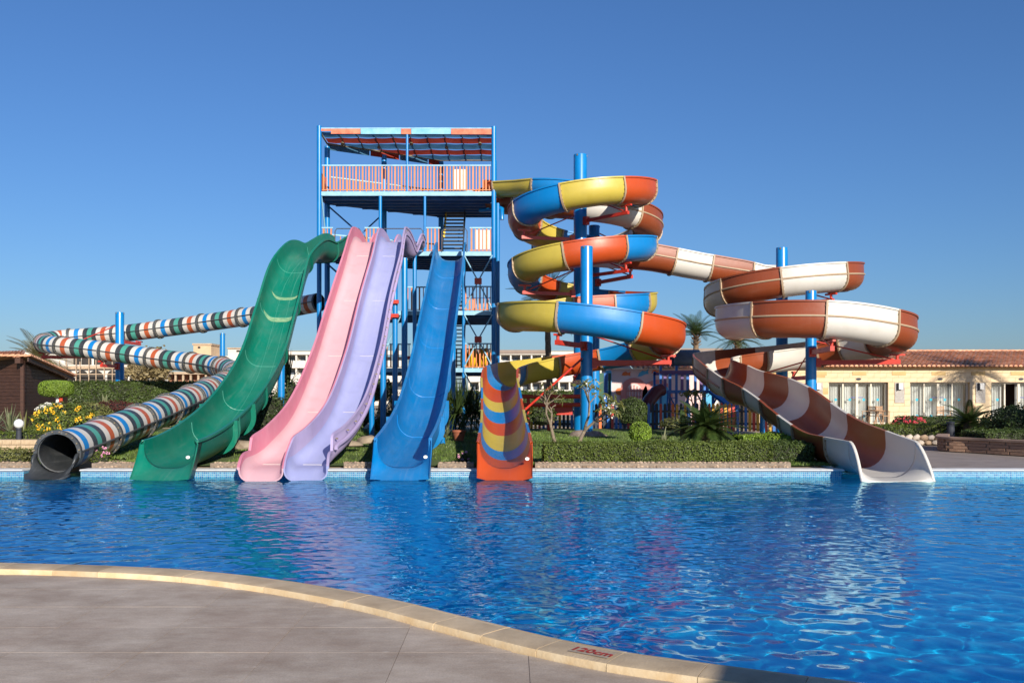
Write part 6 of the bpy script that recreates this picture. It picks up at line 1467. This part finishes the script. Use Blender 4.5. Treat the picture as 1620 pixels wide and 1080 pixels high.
lad = part('ladder', MB().bar((XQ(1048), YQ-.8, .1), (XQ(1056), YQ-.1, ZQ(619)), .05).bar((XQ(1062), YQ-.8, .1), (XQ(1070), YQ-.1, ZQ(619)), .05), M['playblue'], pt)
for q in range(1, 6): t = q/6; part('rung', MB().bar((XQ(1048+8*t), YQ-.8+.7*t, .1+(ZQ(619)-.1)*t), (XQ(1062+8*t), YQ-.8+.7*t, .1+(ZQ(619)-.1)*t), .04), M['playblue'], lad)
ba = MB(); kk = 12; r_ = .34; cz = ZQ(577)
for x in (XQ(1066), XQ(1110)):
    for j in range(kk+1): th = PI*j/kk; ba.v.append((x, YQ+.75-.9*math.cos(th), cz+.62*math.sin(th)))
for j in range(kk): ba.f.append((j, j+1, kk+2+j, kk+1+j)); ba.m.append(0)
ob = part('barrel_roof', ba, M['greybarrel'], pt, 180); md = ob.modifiers.new('t', 'SOLIDIFY'); md.thickness = .05
part('tube_chute', MB().tube([(XQ(1046), YQ-.15, ZQ(616)), (XQ(1036), YQ-.3, ZQ(620)), (XQ(1024), YQ-.5, ZQ(634)), (XQ(1014), YQ-.7, ZQ(652))], .27, 12), mat('dark_red_chute', (.12, .02, .02), .35, .2, 2), pt, 60)
part('ramp', MB().bar((XQ(1124), YQ-.3, ZQ(619)), (XQ(1152), YQ-1.4, ZQ(648)), .5, .10), M['playblue'], pt); part('post', MB().span(XQ(1144)-.09, XQ(1144)+.09, YQ-1.3, YQ-1.12, 0, ZQ(640)), M['playblue'], pt)
for px in (1075, 1120): part('brace', MB().bar((XQ(px), YQ, .7), (XQ(px)+.45, YQ, ZQ(623)), .06).bar((XQ(px), YQ, .7), (XQ(px)-.45, YQ, ZQ(623)), .06), M['playblue'], pt)
YF = 36.0; pf = thing('picket_fence', 'low playground fence of red, yellow, blue and dark pickets behind the lawn', 'fence', (5, YF, .1)); part('fence_rail', MB().span((826-HX)*YF/FPX, (1240-HX)*YF/FPX, YF+.03, YF+.08, .85, .93), M['dark'], pf); part('fence_rail', MB().span((826-HX)*YF/FPX, (1240-HX)*YF/FPX, YF+.03, YF+.08, .35, .43), M['dark'], pf)
FC = ['playyellow', 'playblue', 'red', 'dark', 'playyellow', 'playyellow', 'playblue', 'dark', 'red', 'orangepanel', 'dark', 'playblue']; k = 0
for px in np.arange(828, 1240, 6.4):
    x = (px-HX)*YF/FPX; h = 1.22+R.uniform(-.02, .02); part('picket', MB().prism_y([(x-.05, .1), (x+.05, .1), (x+.05, h-.06), (x, h), (x-.05, h-.06)], YF, YF+.028), M[R.choice(FC)], pf); k += 1
rf = thing('red_pipe_frame', 'red steel pipe railing frame behind the orange slide', 'pipe frame', (.4, 33, .1)); xr = lambda px: (px-HX)*33/FPX; zr = lambda py: EYE-(py-HY)*33/FPX
for py in (627, 640): part('pipe', MB().tube([(xr(818), 33, zr(py)), (xr(924), 33, zr(py))], .075, 10), M['red'], rf, 60)
for px in (836, 868, 921): part('post', MB().tube([(xr(px), 33.02, .1), (xr(px), 33.02, zr(624))], .06, 10), M['red'], rf, 60)
part('panel', MB().span(xr(862), xr(906), 33.12, 33.16, zr(656), zr(642)), M['red'], rf)
# poolside stones and the hedge line before the hotel
hedge('long dark hedge in front of the hotel', XH(640)*.6, XH(1000)*.6, 72, 73, 0, 1.7, 6000, .25, 'hedgedark', ('f', 't'), amp=.12)
